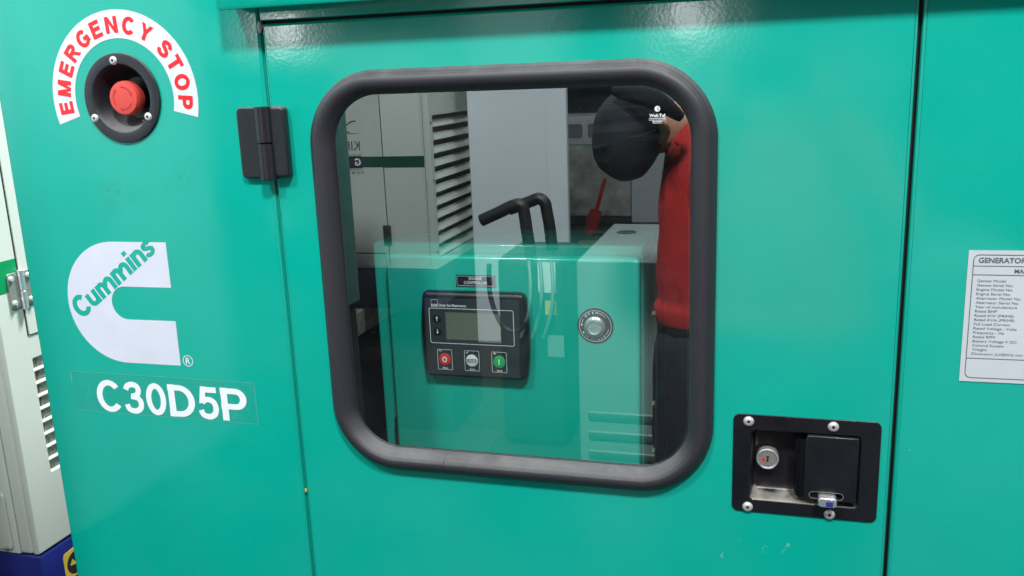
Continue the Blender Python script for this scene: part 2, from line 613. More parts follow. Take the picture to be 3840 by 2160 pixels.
def catmull(pts, k=8, closed=False):
    P = [Vector(p) for p in pts]
    N = len(P)
    out = []
    for i in range(N if closed else N - 1):
        p0 = P[(i - 1) % N] if (i or closed) else P[0]
        p1, p2 = P[i], P[(i + 1) % N]
        p3 = P[(i + 2) % N] if (i + 2 < N or closed) else P[-1]
        for j in range(k):
            t = j / k
            out.append(.5 * ((2 * p1) + (p2 - p0) * t + (2 * p0 - 5 * p1 + 4 * p2 - p3) * t * t + (3 * p1 - p0 - 3 * p2 + p3) * t ** 3))
    if not closed:
        out.append(P[-1])
    return out

def join(meshes):
    bm = bmesh.new()
    for m in meshes:
        bm.from_mesh(m)
    me = bpy.data.meshes.new('m')
    bm.to_mesh(me)
    bm.free()
    return me

# ---- lettering: a small set of bold grotesque glyphs made of ribbons and polygons
class Ink:
    """flat strokes; each one lies a hair above the one before so none share a plane"""
    def __init__(s):
        s.bm = bmesh.new()
        s.k = 0
    def lift(s):
        s.k += 1
        return (s.k % 9) * 1.2e-5
    def poly(s, pts, X=Matrix()):
        w = s.lift()
        s.bm.faces.new([s.bm.verts.new(X @ Vector((p[0], p[1], w))) for p in pts])
    def ribbon(s, pts, t, X=Matrix(), closed=False):
        w = s.lift()
        P = [Vector((p[0], p[1])) for p in pts]
        N = len(P)
        L, R = [], []
        for i, p in enumerate(P):
            a = P[i - 1] if (i or closed) else None
            b = P[(i + 1) % N] if (i < N - 1 or closed) else None
            d1 = (p - a).normalized() if a is not None else None
            d2 = (b - p).normalized() if b is not None else None
            d1 = d1 or d2
            d2 = d2 or d1
            n1, n2 = Vector((-d1.y, d1.x)), Vector((-d2.y, d2.x))
            n = (n1 + n2).normalized()
            k = t / 2 / max(.4, n.dot(n1))
            L.append(s.bm.verts.new(X @ Vector((p.x + n.x * k, p.y + n.y * k, w))))
            R.append(s.bm.verts.new(X @ Vector((p.x - n.x * k, p.y - n.y * k, w))))
        for i in range(N if closed else N - 1):
            j = (i + 1) % N
            s.bm.faces.new((L[i], R[i], R[j], L[j]))
    def mesh(s, F=FRONT, w=0.):
        bmesh.ops.transform(s.bm, matrix=F @ Matrix.Translation((0, 0, w)), verts=s.bm.verts)
        me = bpy.data.meshes.new('m')
        s.bm.to_mesh(me)
        s.bm.free()
        return me

def arc(cx, cy, rx, ry, a0, a1, n=20):
    return [(cx + rx * math.cos(math.radians(a0 + (a1 - a0) * i / n)), cy + ry * math.sin(math.radians(a0 + (a1 - a0) * i / n))) for i in range(n + 1)]

T = .19
a_ = T / 2
def glyph(c):
    """list of ('r', pts[, closed]) and ('p', pts), and the advance width"""
    t, a = T, a_
    if c == 'E': return [('r', [(a, 0), (a, 1)]), ('r', [(0, a), (.68, a)]), ('r', [(0, .52), (.63, .52)]), ('r', [(0, 1 - a), (.66, 1 - a)])], .70
    if c == 'M': return [('r', [(a, 0), (a, 1)]), ('r', [(.86 - a, 0), (.86 - a, 1)]), ('p', [(0, 1), (.25, 1), (.50, .0), (.34, .0)]), ('p', [(.86, 1), (.61, 1), (.36, .0), (.52, .0)])], .86
    if c == 'N': return [('r', [(a, 0), (a, 1)]), ('r', [(.76 - a, 0), (.76 - a, 1)]), ('p', [(0, 1), (.21, 1), (.76, 0), (.55, 0)])], .76
    if c == 'R': return [('r', [(a, 0), (a, 1)]), ('r', [(0, 1 - a), (.44, 1 - a)] + arc(.44, .715, .21, .19, 90, -90, 12)[1:] + [(0, .525)]), ('p', [(.28, .47), (.50, .47), (.79, 0), (.56, 0)])], .78
    if c == 'P': return [('r', [(a, 0), (a, 1)]), ('r', [(0, 1 - a), (.40, 1 - a)] + arc(.40, .67, .20, .235, 90, -90, 14)[1:] + [(0, .435)])], .70
    if c == 'D': return [('r', [(a, 0), (a, 1)]), ('r', [(0, 1 - a), (.30, 1 - a)] + arc(.30, .5, .33, .5 - a, 90, -90, 20)[1:] + [(0, a)])], .73
    if c == 'C': return [('r', arc(.40, .5, .40 - a, .515 - a, 40, 322, 30))], .76
    if c == 'G': return [('r', arc(.42, .5, .42 - a, .515 - a, 42, 318, 30)), ('r', [(.42, .44), (.80, .44)]), ('r', [(.80 - a, .5), (.80 - a, .12)])], .82
    if c == 'O': return [('r', arc(.42, .5, .42 - a, .515 - a, 0, 350, 35), True)], .84
    if c == '0': return [('r', arc(.33, .5, .33 - a, .51 - a, 0, 350, 35), True)], .66
    if c == 'T': return [('r', [(0, 1 - a), (.72, 1 - a)]), ('r', [(.36, 0), (.36, 1 - .02)])], .72
    if c == 'Y': return [('r', [(.40, 0), (.40, .45)]), ('p', [(0, 1), (.235, 1), (.50, .50), (.40, .36), (.30, .42)]), ('p', [(.80, 1), (.565, 1), (.30, .50), (.40, .36), (.50, .42)])], .80
    if c == 'S': return [('r', catmull([(.60, .70, 0), (.55, .84, 0), (.36, .915, 0), (.17, .85, 0), (.12, .73, 0), (.20, .60, 0), (.42, .51, 0), (.58, .42, 0), (.62, .28, 0), (.54, .14, 0), (.35, .085, 0), (.15, .15, 0), (.09, .31, 0)], 5))], .72
    if c == '3': return [('r', catmull([(.09, .74, 0), (.16, .86, 0), (.32, .915, 0), (.47, .86, 0), (.51, .73, 0), (.44, .59, 0), (.28, .54, 0)], 5)), ('r', catmull([(.24, .54, 0), (.45, .50, 0), (.55, .38, 0), (.53, .20, 0), (.41, .10, 0), (.27, .085, 0), (.13, .14, 0), (.08, .28, 0)], 5))], .65
    if c == '5': return [('r', [(.17, 1 - a), (.61, 1 - a)]), ('p', [(.12, 1), (.29, 1), (.22, .50), (.04, .47)]), ('r', catmull([(.13, .50, 0), (.22, .585, 0), (.36, .605, 0), (.50, .53, 0), (.555, .36, 0), (.51, .18, 0), (.38, .09, 0), (.25, .085, 0), (.13, .14, 0), (.08, .27, 0)], 5))], .65
    h, q = .70, .215                      # lower case: x height and stroke
    b = q / 2
    if c == 'u': return [('r', [(b, h), (b, .30)] + arc(.30, .30, .30 - b, .30 - b, 180, 360, 14)[1:] + [(.60 - b, h)], False, q), ('r', [(.60 - b, 0), (.60 - b, h)], False, q)], .60
    if c == 'n': return [('r', [(b, 0), (b, h)], False, q), ('r', [(b, .36)] + arc(.30, .40, .30 - b, .32 - b, 180, 0, 14)[1:] + [(.60 - b, 0)], False, q)], .60
    if c == 'm': return [('r', [(b, 0), (b, h)], False, q), ('r', [(b, .36)] + arc(.27, .42, .27 - b, .30 - b, 180, 0, 12)[1:] + [(.54 - b, 0)], False, q), ('r', [(.54 - b, .36)] + arc(.70, .42, .27 - b, .30 - b, 180, 0, 12)[1:] + [(.97 - b, 0)], False, q)], .97
    if c == 'i': return [('r', [(b, 0), (b, h)], False, q), ('r', [(b, .82), (b, 1.02)], False, q)], q
    if c == 's': return [('r', catmull([(.44, .52, 0), (.40, .60, 0), (.26, .625, 0), (.13, .58, 0), (.11, .50, 0), (.18, .42, 0), (.34, .34, 0), (.43, .26, 0), (.40, .14, 0), (.26, .085, 0), (.12, .12, 0), (.07, .21, 0)], 5), False, .19)], .53
    return [], .35

def draw(ink, c, X, t=None):
    g, w = glyph(c)
    for it in g:
        if it[0] == 'p':
            ink.poly(it[1], X)
        else:
            ink.ribbon(it[1], it[3] if len(it) > 3 else (t or T), X, closed=(len(it) > 2 and it[2]))
    return w

def word(ink, s, X, gap=.09, t=None):
    x = 0
    for c in s:
        x += draw(ink, c, X @ Matrix.Translation((x, 0, 0)), t) + gap
    return x - gap

def place2(x, z, ang=0., sx=1., sy=1.):
    return Matrix.Translation((x, z, 0)) @ Matrix.Rotation(ang, 4, 'Z') @ Matrix.Diagonal((sx, sy, 1, 1))

def text(s, x0, z0, h=None, w=None, F=FRONT, front=0., ang=0., bold=0., align='L', sx=1., track=1.):
    """flat text mesh from Blender's own font: cap height h, optional total width w, lower left at (x0, z0)"""
    c = bpy.data.curves.new('t', 'FONT')
    c.body = s
    c.offset = bold
    c.space_character = track
    c.resolution_u = 3
    o = bpy.data.objects.new('t', c)
    COL.objects.link(o)
    dg = bpy.context.evaluated_depsgraph_get()
    me = bpy.data.meshes.new_from_object(o.evaluated_get(dg))
    bpy.data.objects.remove(o)
    bpy.data.curves.remove(c)
    me.materials.clear()
    xs = [v.co.x for v in me.vertices] or [0, 1]
    W = max(xs) - min(xs)
    k = h / .70
    kx = w / W if w else k * sx
    off = {'L': -min(xs), 'C': -(min(xs) + max(xs)) / 2, 'R': -max(xs)}[align]
    me.transform(Matrix.Diagonal((kx, k, 1, 1)) @ Matrix.Translation((off, 0, 0)))
    me.transform(F @ Matrix.Translation((x0, z0, front)) @ Matrix.Rotation(ang, 4, 'Z'))
    return me

def line_rect(x0, x1, z0, z1, r, t, F=FRONT, w=0.):
    ink = Ink()
    ink.ribbon(rrect(x0, x1, z0, z1, r, 5), t, closed=True)
    return ink.mesh(F, w)

# ------------------------------------------------------------------ the setting
def struct(o):
    o['kind'] = 'structure'
    return o
def ground():
    struct(link('floor', box(-20, 14, -16, 8, -.1, 0), 'floor'))
    struct(link('wall', box(-20, 14, -13.6, -13.2, 0, 6), 'dark_wall'))
ground()

# ------------------------------------------------------------------ the green generator
GEN = thing('generator_set', (-.28, .45, 0), 'bright green enclosed generator with round-cornered window, emergency stop and black latch', 'generator')
SEAL = (-.4745, -.0455, 1.068, 1.515)
WIN = (SEAL[0] + .008, SEAL[1] - .008, SEAL[2] + .008, SEAL[3] - .008)
LREC = (-.0085, .0963, 1.0690, 1.1460)
def panels():
    # left panel with the round opening of the emergency stop
    me = shape([rrect(-.8817, -.5248, .62, 1.78, .002, 2), circ(-.707, 1.495, .0455, 64)], -.018, 0, bevel=.0028)
    link('front_panel', me, 'green_left', GEN)
    # folded lip of the jamb along the door
    link('door_jamb', box(-.5246, -.5236, .0045, .0084, .62, 1.566), 'green_dull', GEN)
    me = shape([rrect(-.5214, .1242, .62, 1.5668, .002, 2), rrect(*WIN, .070, 14), rrect(LREC[0] - .004, LREC[1] + .004, LREC[2] - .004, LREC[3] + .004, .004, 4)], -.02, 0, bevel=.0030)
    d = link('door', me, 'green_door', GEN)
    me = shape([rrect(.1280, .62, .62, 1.78, .002, 2)], -.018, 0.0, bevel=.0030)
    link('side_panel', me, 'green', GEN)
    # header above the door, slightly set back, and its lower flange
    me = shape([rrect(-.5236, .127, 1.5700, 1.78, .001, 2)], -.018, -.0012, bevel=.001)
    link('header_rail', me, 'green', GEN)
    for x0, x1, z0, z1 in ((-.5245, -.5200, .62, 1.5675), (.1225, .1300, .62, 1.78), (-.5240, .1224, 1.5660, 1.5715)):
        link('gap_shade_strip', box(x0, x1, .0085, .0125, z0, z1), 'hole', GEN)  # black strips set behind the door gaps to stand in for their shade
    # canopy hood
    pts = [(.002, 1.586), (-.030, 1.5802), (-.0345, 1.5806), (-.0358, 1.583), (-.0358, 1.66), (-.030, 1.685), (.002, 1.70)]
    bm = bmesh.new()
    A = [bm.verts.new((-.5505, y, z)) for y, z in pts]
    B = [bm.verts.new((.60, y, z)) for y, z in pts]
    bm.faces.new(A)
    bm.faces.new(B)
    for i in range(len(pts)):
        j = (i + 1) % len(pts)
        bm.faces.new((A[i], A[j], B[j], B[i]))
    bmesh.ops.recalc_face_normals(bm, faces=bm.faces)
    bmesh.ops.bevel(bm, geom=[e for e in bm.edges if abs(e.verts[0].co.x - e.verts[1].co.x) < 1e-6], offset=.0009, segments=2, affect='EDGES')
    me = bpy.data.meshes.new('m')
    bm.to_mesh(me)
    bm.free()
    link('hood', smooth_auto(me, 40), 'green', GEN)
    # grey sealant blob at the door's top corner
    bm = bmesh.new()
    bmesh.ops.create_icosphere(bm, subdivisions=3, radius=1)
    for v in bm.verts:
        k = 1 + .35 * noise.noise(v.co * 2.1)
        v.co = Vector((-.5242 + v.co.x * .0030 * k, .001 + v.co.y * .0018, 1.5640 + v.co.z * .0062 * k))
    me = bpy.data.meshes.new('m')
    bm.to_mesh(me)
    bm.free()
    link('sealant_blob', smooth_auto(me, 90), plain('grey_sealant', (.40, .40, .37), .7), GEN)
    # outer walls and black foam lining of the control bay
    link('end_wall', box(-.8810, -.870, .019, .95, .62, 1.74), 'green', GEN)
    link('end_wall', box(.60, .611, .019, .95, .62, 1.74), 'green', GEN)
    link('back_wall', box(-.8699, .5999, .93, .945, .62, 1.74), 'green', GEN)
    link('base_frame', box(-.8699, .5999, .021, .929, .10, .61), 'black_gloss', GEN)
    link('foam_lining', box(-.66, -.62, .03, .70, .625, 1.73), 'lining', GEN)
    link('foam_lining', box(.04, .08, .03, .70, .625, 1.73), 'lining', GEN)
    link('foam_lining', box(-.66, .08, .705, .74, .625, 1.73), 'lining', GEN)
    link('roof_light_block', box(-.8800, .6100, .085, .945, 1.7405, 1.752), 'green', GEN)  # unseen cover, added to keep the rear fill light out of the bay
    # little paint chips on the edges
    link('paint_chip', box(-.5232, -.5208, -.0009, .001, 1.0265, 1.031, .0004), plain('yellow_primer', (.42, .45, .06), .7), GEN)
panels()

def seal():
    x0, x1, z0, z1 = SEAL
    prof = [(0, -.0005), (0.0002, .0030), (.0012, .0052), (.0030, .0078), (.0052, .0094), (.0058, .0112), (.0085, .0132), (.0120, .0142), (.0155, .0136), (.0190, .0115), (.0222, .0080), (.0246, .0040), (.0254, .0010), (.0256, -.004)]
    base = rrect(x0, x1, z0, z1, .078, 22)
    n = len(base)
    cx, cz = (x0 + x1) / 2, (z0 + z1) / 2
    bm = bmesh.new()
    rings = []
    for d, w in prof:
        lp = rrect(x0 + d, x1 - d, z0 + d, z1 - d, .078 - d, 22)
        rings.append([bm.verts.new((p[0], -w, p[1])) for p in lp])
    for a, b in zip(rings, rings[1:]):
        for i in range(n):
            j = (i + 1) % n
            bm.faces.new((a[i], a[j], b[j], b[i]))
    bmesh.ops.recalc_face_normals(bm, faces=bm.faces)
    me = bpy.data.meshes.new('m')
    bm.to_mesh(me)
    bm.free()
    smooth_auto(me, 50)
    s = link('window_seal', me, 'seal', GEN)
    g = link('window_glass', shape([rrect(x0 + .0248, x1 - .0248, z0 + .0248, z1 - .0248, .0535, 14)], -.0025, -.0022), 'glass', GEN)
    # leave only one face of the pane, so that it acts as one film
    me = g.data
    bm = bmesh.new()
    bm.from_mesh(me)
    m = min(v.co.y for v in bm.verts)
    bmesh.ops.delete(bm, geom=[v for v in bm.verts if v.co.y > m + 1e-5], context='VERTS')
    bm.to_mesh(me)
    bm.free()
    link('seal_joint', sweep([(-.3416 + .0004 * k, -w - .00005, z0 + d) for k, (d, w) in enumerate(prof[2:12])], .00045, 6), 'seal', s)
    link('inner_seal', sweep([(p[0], .0035, p[1]) for p in rrect(x0 + .0262, x1 - .0262, z0 + .0262, z1 - .0262, .052, 14)], .0012, 8, closed=True), 'black_rubber', GEN)
    # maker's mark of the toughened glass
    ink = Ink()
    cx = -.1032
    ink.poly(circ(cx, 1.4670, .0027, 28))
    k1 = ink.mesh(w=-.0016)
    ms = [k1,
          text('Well-Tuf', cx, 1.4592, h=.0030, w=.0152, front=-.0016, bold=.02, align='C'),
          text('T/O/U/G/H/E/N/E/D', cx, 1.4572, h=.0012, w=.0164, front=-.0016, bold=.02, align='C'),
          text('FLOAT', cx, 1.4543, h=.0013, w=.0092, front=-.0016, bold=.04, align='C')]
    ink = Ink()
    ink.ribbon([(cx - .0082, 1.4563), (cx + .0082, 1.4563)], .0003)
    ink.ribbon([(cx - .0045, 1.4534), (cx + .0045, 1.4534)], .0003)
    ms.append(ink.mesh(w=-.0016))
    link('glass_mark', join(ms), 'white_print', g)
    ink = Ink()
    for dx in (0, .0008, .0016):
        ink.ribbon([(cx - .0002 + dx, 1.4651 + dx * .2), (cx + dx * .9, 1.4690 - dx * .3)], .00032)
    link('glass_mark', ink.mesh(w=-.00145), 'black_print', g)
seal()

def rivet_mesh(r):
    return lathe([(0, .45 * r), (.16 * r, .45 * r), (.17 * r, .3 * r), (.30 * r, .3 * r), (.34 * r, .50 * r), (.6 * r, .46 * r), (.84 * r, .32 * r), (.97 * r, .14 * r), (r, 0)], 28)
RIV = None
def rivet(parent, x, z, y, r):
    global RIV
    if RIV is None:
        RIV = rivet_mesh(.0053)
        RIV.materials.append(M['rivet'])
        RIV.materials.append(M['hole'])
        for f in RIV.polygons:
            c = f.center
            if math.hypot(c.x, c.z) < .0053 * .24:
                f.material_index = 1
    o = bpy.data.objects.new('rivet', RIV)
    COL.objects.link(o)
    o.parent = parent
    o.location = Vector((x, y, z)) - wloc(parent)
    k = r / .0053
    o.scale = (k, k, k)
    o.rotation_euler = (0, random.uniform(0, 6), 0)

def hinge():
    # leaf on the panel side (thin), leaf on the door side (thicker, bevelled), two knuckles
    h = link('hinge', shape([rrect(-.5592, -.530, 1.4035, 1.4810, .006, 6)], 0, .0075, bevel=.0022), 'dusty_black', GEN)
    link('leaf', shape([rrect(-.5170, -.4985, 1.4045, 1.4812, .0055, 6)], 0, .0118, bevel=.0034), 'dusty_black', h)
    for z0, z1, r in ((1.4425, 1.4810, .0098), (1.4025, 1.4415, .0096)):
        m = lathe([(0, z0), (r - .0008, z0), (r, z0 + .0008), (r, z1 - .0008), (r - .0008, z1), (0, z1)], 32, F=Matrix())
        m.transform(Matrix.Translation((-.5238, -.0095, 0)))
        link('knuckle', m, 'knuckle', h)
hinge()

def estop():
    c = (-.707, 1.495)
    prof = [(.050, 0), (.0502, .0022), (.0495, .0032), (.048, .0036), (.041, .0040), (.0385, .0034), (.0372, .0018), (.0355, -.003), (.0325, -.013), (.0275, -.023), (.0235, -.028), (.015, -.0295), (0, -.0295)]
    ring = link('emergency_stop', lathe(prof, 72, cx=c[0], cz=c[1]), 'dusty_black', GEN)
    for x, z in ((-.7102, 1.5368), (-.7455, 1.4738), (-.6736, 1.4737)):
        rivet(ring, x, z, -.0036, .0050)
    R = .0193
    kn = [(0, .0006), (R * .75, .0006), (R * .93, -.0002), (R, -.0028), (R * 1.0, -.0085), (R * .96, -.0105), (R * .96, -.014), (R * .90, -.016), (.009, -.017), (.009, -.018)]
    me = lathe(kn, 64, cx=c[0], cz=c[1])
    b = link('push_button', me, 'red_plastic', ring)
    link('collar', lathe([(.0135, -.016), (.0138, -.029)], 40, cx=c[0] , cz=c[1]), 'black_gloss', ring)
    # fine ribs round the rim
    ms = []
    for i in range(60):
        a = 2 * PI * i / 60
        m = box(-.0004, .0004, .0045, .0100, R * .985, R * 1.012)
        m.transform(Matrix.Translation((c[0], 0, c[1])) @ Matrix.Rotation(a, 4, 'Y'))
        ms.append(m)
    link('rim_ribs', join(ms), 'red_plastic', ring)
    # three raised turning arrows
    ink = Ink()
    for a0 in (95, 215, 335):
        r = R * .64
        ink.ribbon(arc(0, 0, r, r, a0, a0 - 72, 14), .0012, place2(*c))
        e = math.radians(a0 - 72)
        d = Vector((math.sin(e), -math.cos(e)))
        n = Vector((math.cos(e), math.sin(e)))
        p = n * r
        ink.poly([tuple(p + n * .0019), tuple(p + d * .0034), tuple(p - n * .0019)], place2(*c))
    link('turning_arrows', ink.mesh(w=.0009), plain('red_plastic_shade', (.42, .02, .017), .5), ring)
    # thin wire inside the bowl
    link('wire', sweep(catmull([(-.699, .018, 1.470), (-.692, .012, 1.4665), (-.684, .006, 1.4640)], 6), .0006, 8), 'steel', ring)
estop()

def estop_sticker():
    c = (-.7055, 1.495)
    a0, a1, n = -14.0, 196.5, 60
    pts = [(c[0] + .0968 * math.cos(math.radians(a0 + (a1 - a0) * i / n)), c[1] + .0968 * math.sin(math.radians(a0 + (a1 - a0) * i / n))) for i in range(n + 1)]
    pts += [(c[0] + .0658 * math.cos(math.radians(a1 - (a1 - a0) * i / n)), c[1] + .0658 * math.sin(math.radians(a1 - (a1 - a0) * i / n))) for i in range(n + 1)]
    s = link('emergency_stop_sticker', shape([pts], .0002, .0004), 'white_sticker', GEN)
    H = .0182
    for ch, a in zip('EMERGENCYSTOP', (185.9, 170.3, 154.0, 139.2, 123.3, 108.0, 92.9, 76.9, 60.6, 39.8, 26.2, 10.9, -4.9)):
        ink = Ink()
        w = glyph(ch)[1]
        r = math.radians(a)
        k = .0197
        X = Matrix.Translation((c[0] + .0804 * math.cos(r), c[1] + .0804 * math.sin(r), 0)) @ Matrix.Rotation(r - PI / 2, 4, 'Z') @ Matrix.Diagonal((k, H, 1, 1)) @ Matrix.Translation((-w / 2, -.5, 0))
        draw(ink, ch, X, .245)
        link('letter', ink.mesh(w=.0006), 'red_print', s)
estop_sticker()

def logo():
    cx, cz, R = -.7499, 1.2532, .0756
    ic, ir = (-.7410, 1.2536), .0205
    p = [(-.6746, 1.3290)] + arc(cx, cz, R, R, 90, 270, 40) + [(-.6752, 1.1777), (-.6746, 1.2334)]
    p += arc(ic[0], ic[1], ir, ir, 270, 90, 24) + [(-.6749, 1.2743)]
    s = link('logo_sticker', shape([p], .0002, .0004), plain('white_vinyl_scuffed', (.60, .63, .72), .34, var=.05, vscale=14, bump=.05, bscale=60), GEN)
    # company name running up across the C, in the panel's green
    ink = Ink()
    X = place2(-.8090, 1.2312, math.radians(35.7), .0304, .0256)
    x = draw(ink, 'C', X, .235) + .035
    for ch, g in (('u', .05), ('m', .045), ('m', .045), ('i', .05), ('n', .03), ('s', 0)):
        sc = 1.12 if ch == 's' else 1.0
        x += draw(ink, ch, X @ Matrix.Translation((x, 0, 0)) @ Matrix.Diagonal((1.0, 1.03, 1, 1))) + g
    link('lettering', ink.mesh(w=.0006), 'green', s)
    # small registered mark beside the C
    ink = Ink()
    ink.ribbon(circ(-.6642, 1.1843, .0066, 40), .0010, closed=True)
    link('registered_mark', join([ink.mesh(w=.0004), text('R', -.6641, 1.1806, h=.0075, front=.0004, bold=.03, align='C')]), 'white_sticker', GEN)
logo()

def model_sticker():
    x0, x1, z0, z1 = -.8400, -.5772, 1.1092, 1.1612
    s = link('model_sticker', shape([[(x0, z0 + .001), (x1, z0), (x1 + .0003, z1), (x0 + .001, z1 + .001)]], .00005, .0001), 'tape', GEN)
    me = s.data
    bm = bmesh.new()
    bm.from_mesh(me)
    m = min(v.co.y for v in bm.verts)
    bmesh.ops.delete(bm, geom=[v for v in bm.verts if v.co.y > m + 1e-6], context='VERTS')
    bm.to_mesh(me)
    bm.free()
    ink = Ink()
    ink.ribbon([(x0 + .001, z1 + .001), (x1, z1)], .0005)
    ink.ribbon([(x1, z1), (x1, z0)], .0005)
    ink.ribbon([(x1, z0), (x0 + .05, z0 + .0008), (x0, z0 + .001)], .0004)
    ink.ribbon([(x0 + .0005, z1), (x0 + .0013, z1 - .006), (x0 + .0005, z1 - .014)], .0011)
    link('tape_edge', ink.mesh(w=.00022), 'tape_edge', s)
    ink = Ink()
    X = place2(-.8030, 1.1115, 0, 1, 1)
    k = .0418
    xs = (-.0014, .0393, .0715, .1043, .1457, .1780)
    ws = (.0369, .0284, .0292, .0378, .0286, .0360)
    for ch, xx, ww in zip('C30D5P', xs, ws):
        draw(ink, ch, X @ Matrix.Translation((xx, -.0004, 0)) @ Matrix.Diagonal((ww / glyph(ch)[1], k, 1, 1)), .172)
    link('lettering', ink.mesh(w=.00035), plain('white_letters', (.78, .82, .88), .35), s)
model_sticker()

def rating_plate():
    F = frame((.1789, 0, 1.3333), (1, 0, .0045), (-.004, 0, 1)) 
    s = link('rating_plate', shape([rrect(-.0003, .150, -.1250, 0, .0006, 2)], .0002, .0009, F), plain('silver_white_plate', (.50, .55, .58), .35, var=.03, vscale=20), GEN)
    m = []
    ink = Ink()
    bx = (.0042, .146, -.1210, -.0040)
    ink.ribbon(rrect(*bx, .005, 6), .0007, closed=True)
    ink.ribbon([(bx[0], -.0143), (bx[1], -.0143)], .0006)
    ink.ribbon([(bx[0], -.0225), (bx[1], -.0225)], .0006)
    ink.ribbon([(bx[0], -.1020), (bx[1], -.1020)], .0006)
    m.append(ink.mesh(F, .0012))
    m.append(text('GENERATOR', .0083, -.0112, h=.0046, w=.0390, F=F, front=.0012, bold=.03, sx=1.05))
    m.append(text('MADE', .0383, -.0205, h=.0037, w=.0140, F=F, front=.0012, bold=.03))
    link('table_frame', join(m), 'grey_print', s)
    rows = ['Genset Model', 'Genset Serial No.', 'Engine Model No.', 'Engine Serial No.', 'Alternator Model No.', 'Alternator Serial No.', 'Year of manufacture', 'Rated BHP', 'Rated KW (PRIME)', 'Rated KVA (PRIME)', 'Full Load Current', 'Rated Voltage - Volts', 'Frequency - Hz', 'Rated RPM', 'Battery Voltage V DC', 'Control System', 'Weight', 'Dimension (LXBXH) mm']
    m = [text(r, .0085, -.0292 - i * .00409, h=.0024, F=F, front=.0012, bold=.0, sx=1.22) for i, r in enumerate(rows)]
    link('lettering', join(m), 'grey_print', s)
rating_plate()

def latch():
    x0, x1, z0, z1 = -.0259, .1143, 1.0552, 1.1619
    rx0, rx1, rz0, rz1 = LREC
    me = shape([rrect(x0, x1, z0, z1, .0065, 6), rrect(rx0, rx1, rz0, rz1, .004, 6)], .0002, .0018, bevel=.0006)
    p = link('latch', me, 'black_gloss', GEN)
    # pressed pan behind the plate
    bm = bmesh.new()
    rings = []
    for d, w in ((-.0006, .0012), (0, .0009), (.0012, -.0008), (.0016, -.004), (.0030, -.017), (.0050, -.020), (.010, -.0205)):
        rings.append([bm.verts.new((q[0], -w, q[1])) for q in rrect(rx0 + d, rx1 - d, rz0 + d, rz1 - d, max(.002, .0045), 6)])
    n = len(rings[0])
    for a, b in zip(rings, rings[1:]):
        for i in range(n):
            bm.faces.new((a[i], a[(i + 1) % n], b[(i + 1) % n], b[i]))
    bm.faces.new(rings[-1])
    bmesh.ops.recalc_face_normals(bm, faces=bm.faces)
    for f in bm.faces:
        f.normal_flip()
    me = bpy.data.meshes.new('m')
    bm.to_mesh(me)
    bm.free()
    pan = link('recess_pan', smooth_auto(me, 50), pan_mat(), p)
    # paddle: stepped plate with a rolled finger lip on its left
    sl = [(q[0], q[1]) for q in rrect(.0500, .0815, 1.0790, 1.0855, .0032, 6)]
    body = [(.0440, 1.0790), (.0458, 1.0762), (.0930, 1.0762), (.0942, 1.0775), (.0942, 1.1442), (.0930, 1.1452), (.0462, 1.1452), (.0458, 1.1445), (.0440, 1.1400)]
    link('paddle', shape([body, sl], .0005, .0062, bevel=.0014), 'black_gloss', p)
    # the lip
    bm = bmesh.new()
    pr = [(.0445, .0030), (.0400, .0028), (.0370, .0010), (.0352, -.0025), (.0350, -.006)]
    zs = [(1.1380, 0), (1.0775, 0)]
    A = [bm.verts.new((x, -w, 1.1400 - (.004 if i > 2 else 0))) for i, (x, w) in enumerate(pr)]
    B = [bm.verts.new((x, -w, 1.0775 + (.003 if i > 2 else 0))) for i, (x, w) in enumerate(pr)]
    for i in range(len(pr) - 1):
        bm.faces.new((A[i], B[i], B[i + 1], A[i + 1]))
    r = bmesh.ops.solidify(bm, geom=bm.faces[:], thickness=.0018)
    me = bpy.data.meshes.new('m')
    bm.to_mesh(me)
    bm.free()
    link('finger_lip', smooth_auto(me, 50), 'black_gloss', p)
    # thumb turn in the slot
    t = link('thumb_turn', shape([rrect(.0580, .0755, 1.0735, 1.0838, .0032, 6)], -.004, .0155, bevel=.0016), 'chrome', p)
    ink = Ink()
    ink.poly([(.0655, 1.0752), (.0720, 1.0752), (.0720, 1.0802), (.0655, 1.0802)])
    link('blue_mark', ink.mesh(w=.0158), plain('blue_mark', (.02, .035, .22), .4), p)
    ink = Ink()
    ink.ribbon(rrect(.0496, .0819, 1.0786, 1.0859, .0036, 6), .0006, closed=True)
    link('slot_edge', ink.mesh(w=.00645), 'steel', p)
    # lock barrel
    c = (.0085, 1.1100)
    lk = link('lock_cylinder', lathe([(.0112, -.0200), (.0112, -.0122), (.0106, -.0108), (.0094, -.0104), (.0088, -.0110), (.0086, -.0104), (0, -.0104)], 48, cx=c[0], cz=c[1]), 'steel', p)
    ink = Ink()
    ink.poly(circ(c[0] + .0003, c[1] + .0020, .0014, 16))
    ink.poly([(c[0] - .0006, c[1] + .002), (c[0] - .0009, c[1] - .0032), (c[0] + .0011, c[1] - .0032), (c[0] + .0010, c[1] + .002)])
    link('keyway', ink.mesh(w=-.0101), 'hole', p)
    ink = Ink()
    ink.poly(circ(c[0] - .0040, c[1] - .0010, .0017, 14))
    link('red_dot', ink.mesh(w=-.0101), 'red_print', p)
    link('lock_ring', lathe([(.0088, -.0100), (.0100, -.0094), (.0112, -.0100), (.0115, -.0120)], 48, cx=c[0], cz=c[1]), 'chrome', p)
    for x, z in ((-.0109, 1.1546), (.0699, 1.1545), (-.0099, 1.0606), (.0701, 1.0601)):
        rivet(p, x, z, -.0019, .0054)

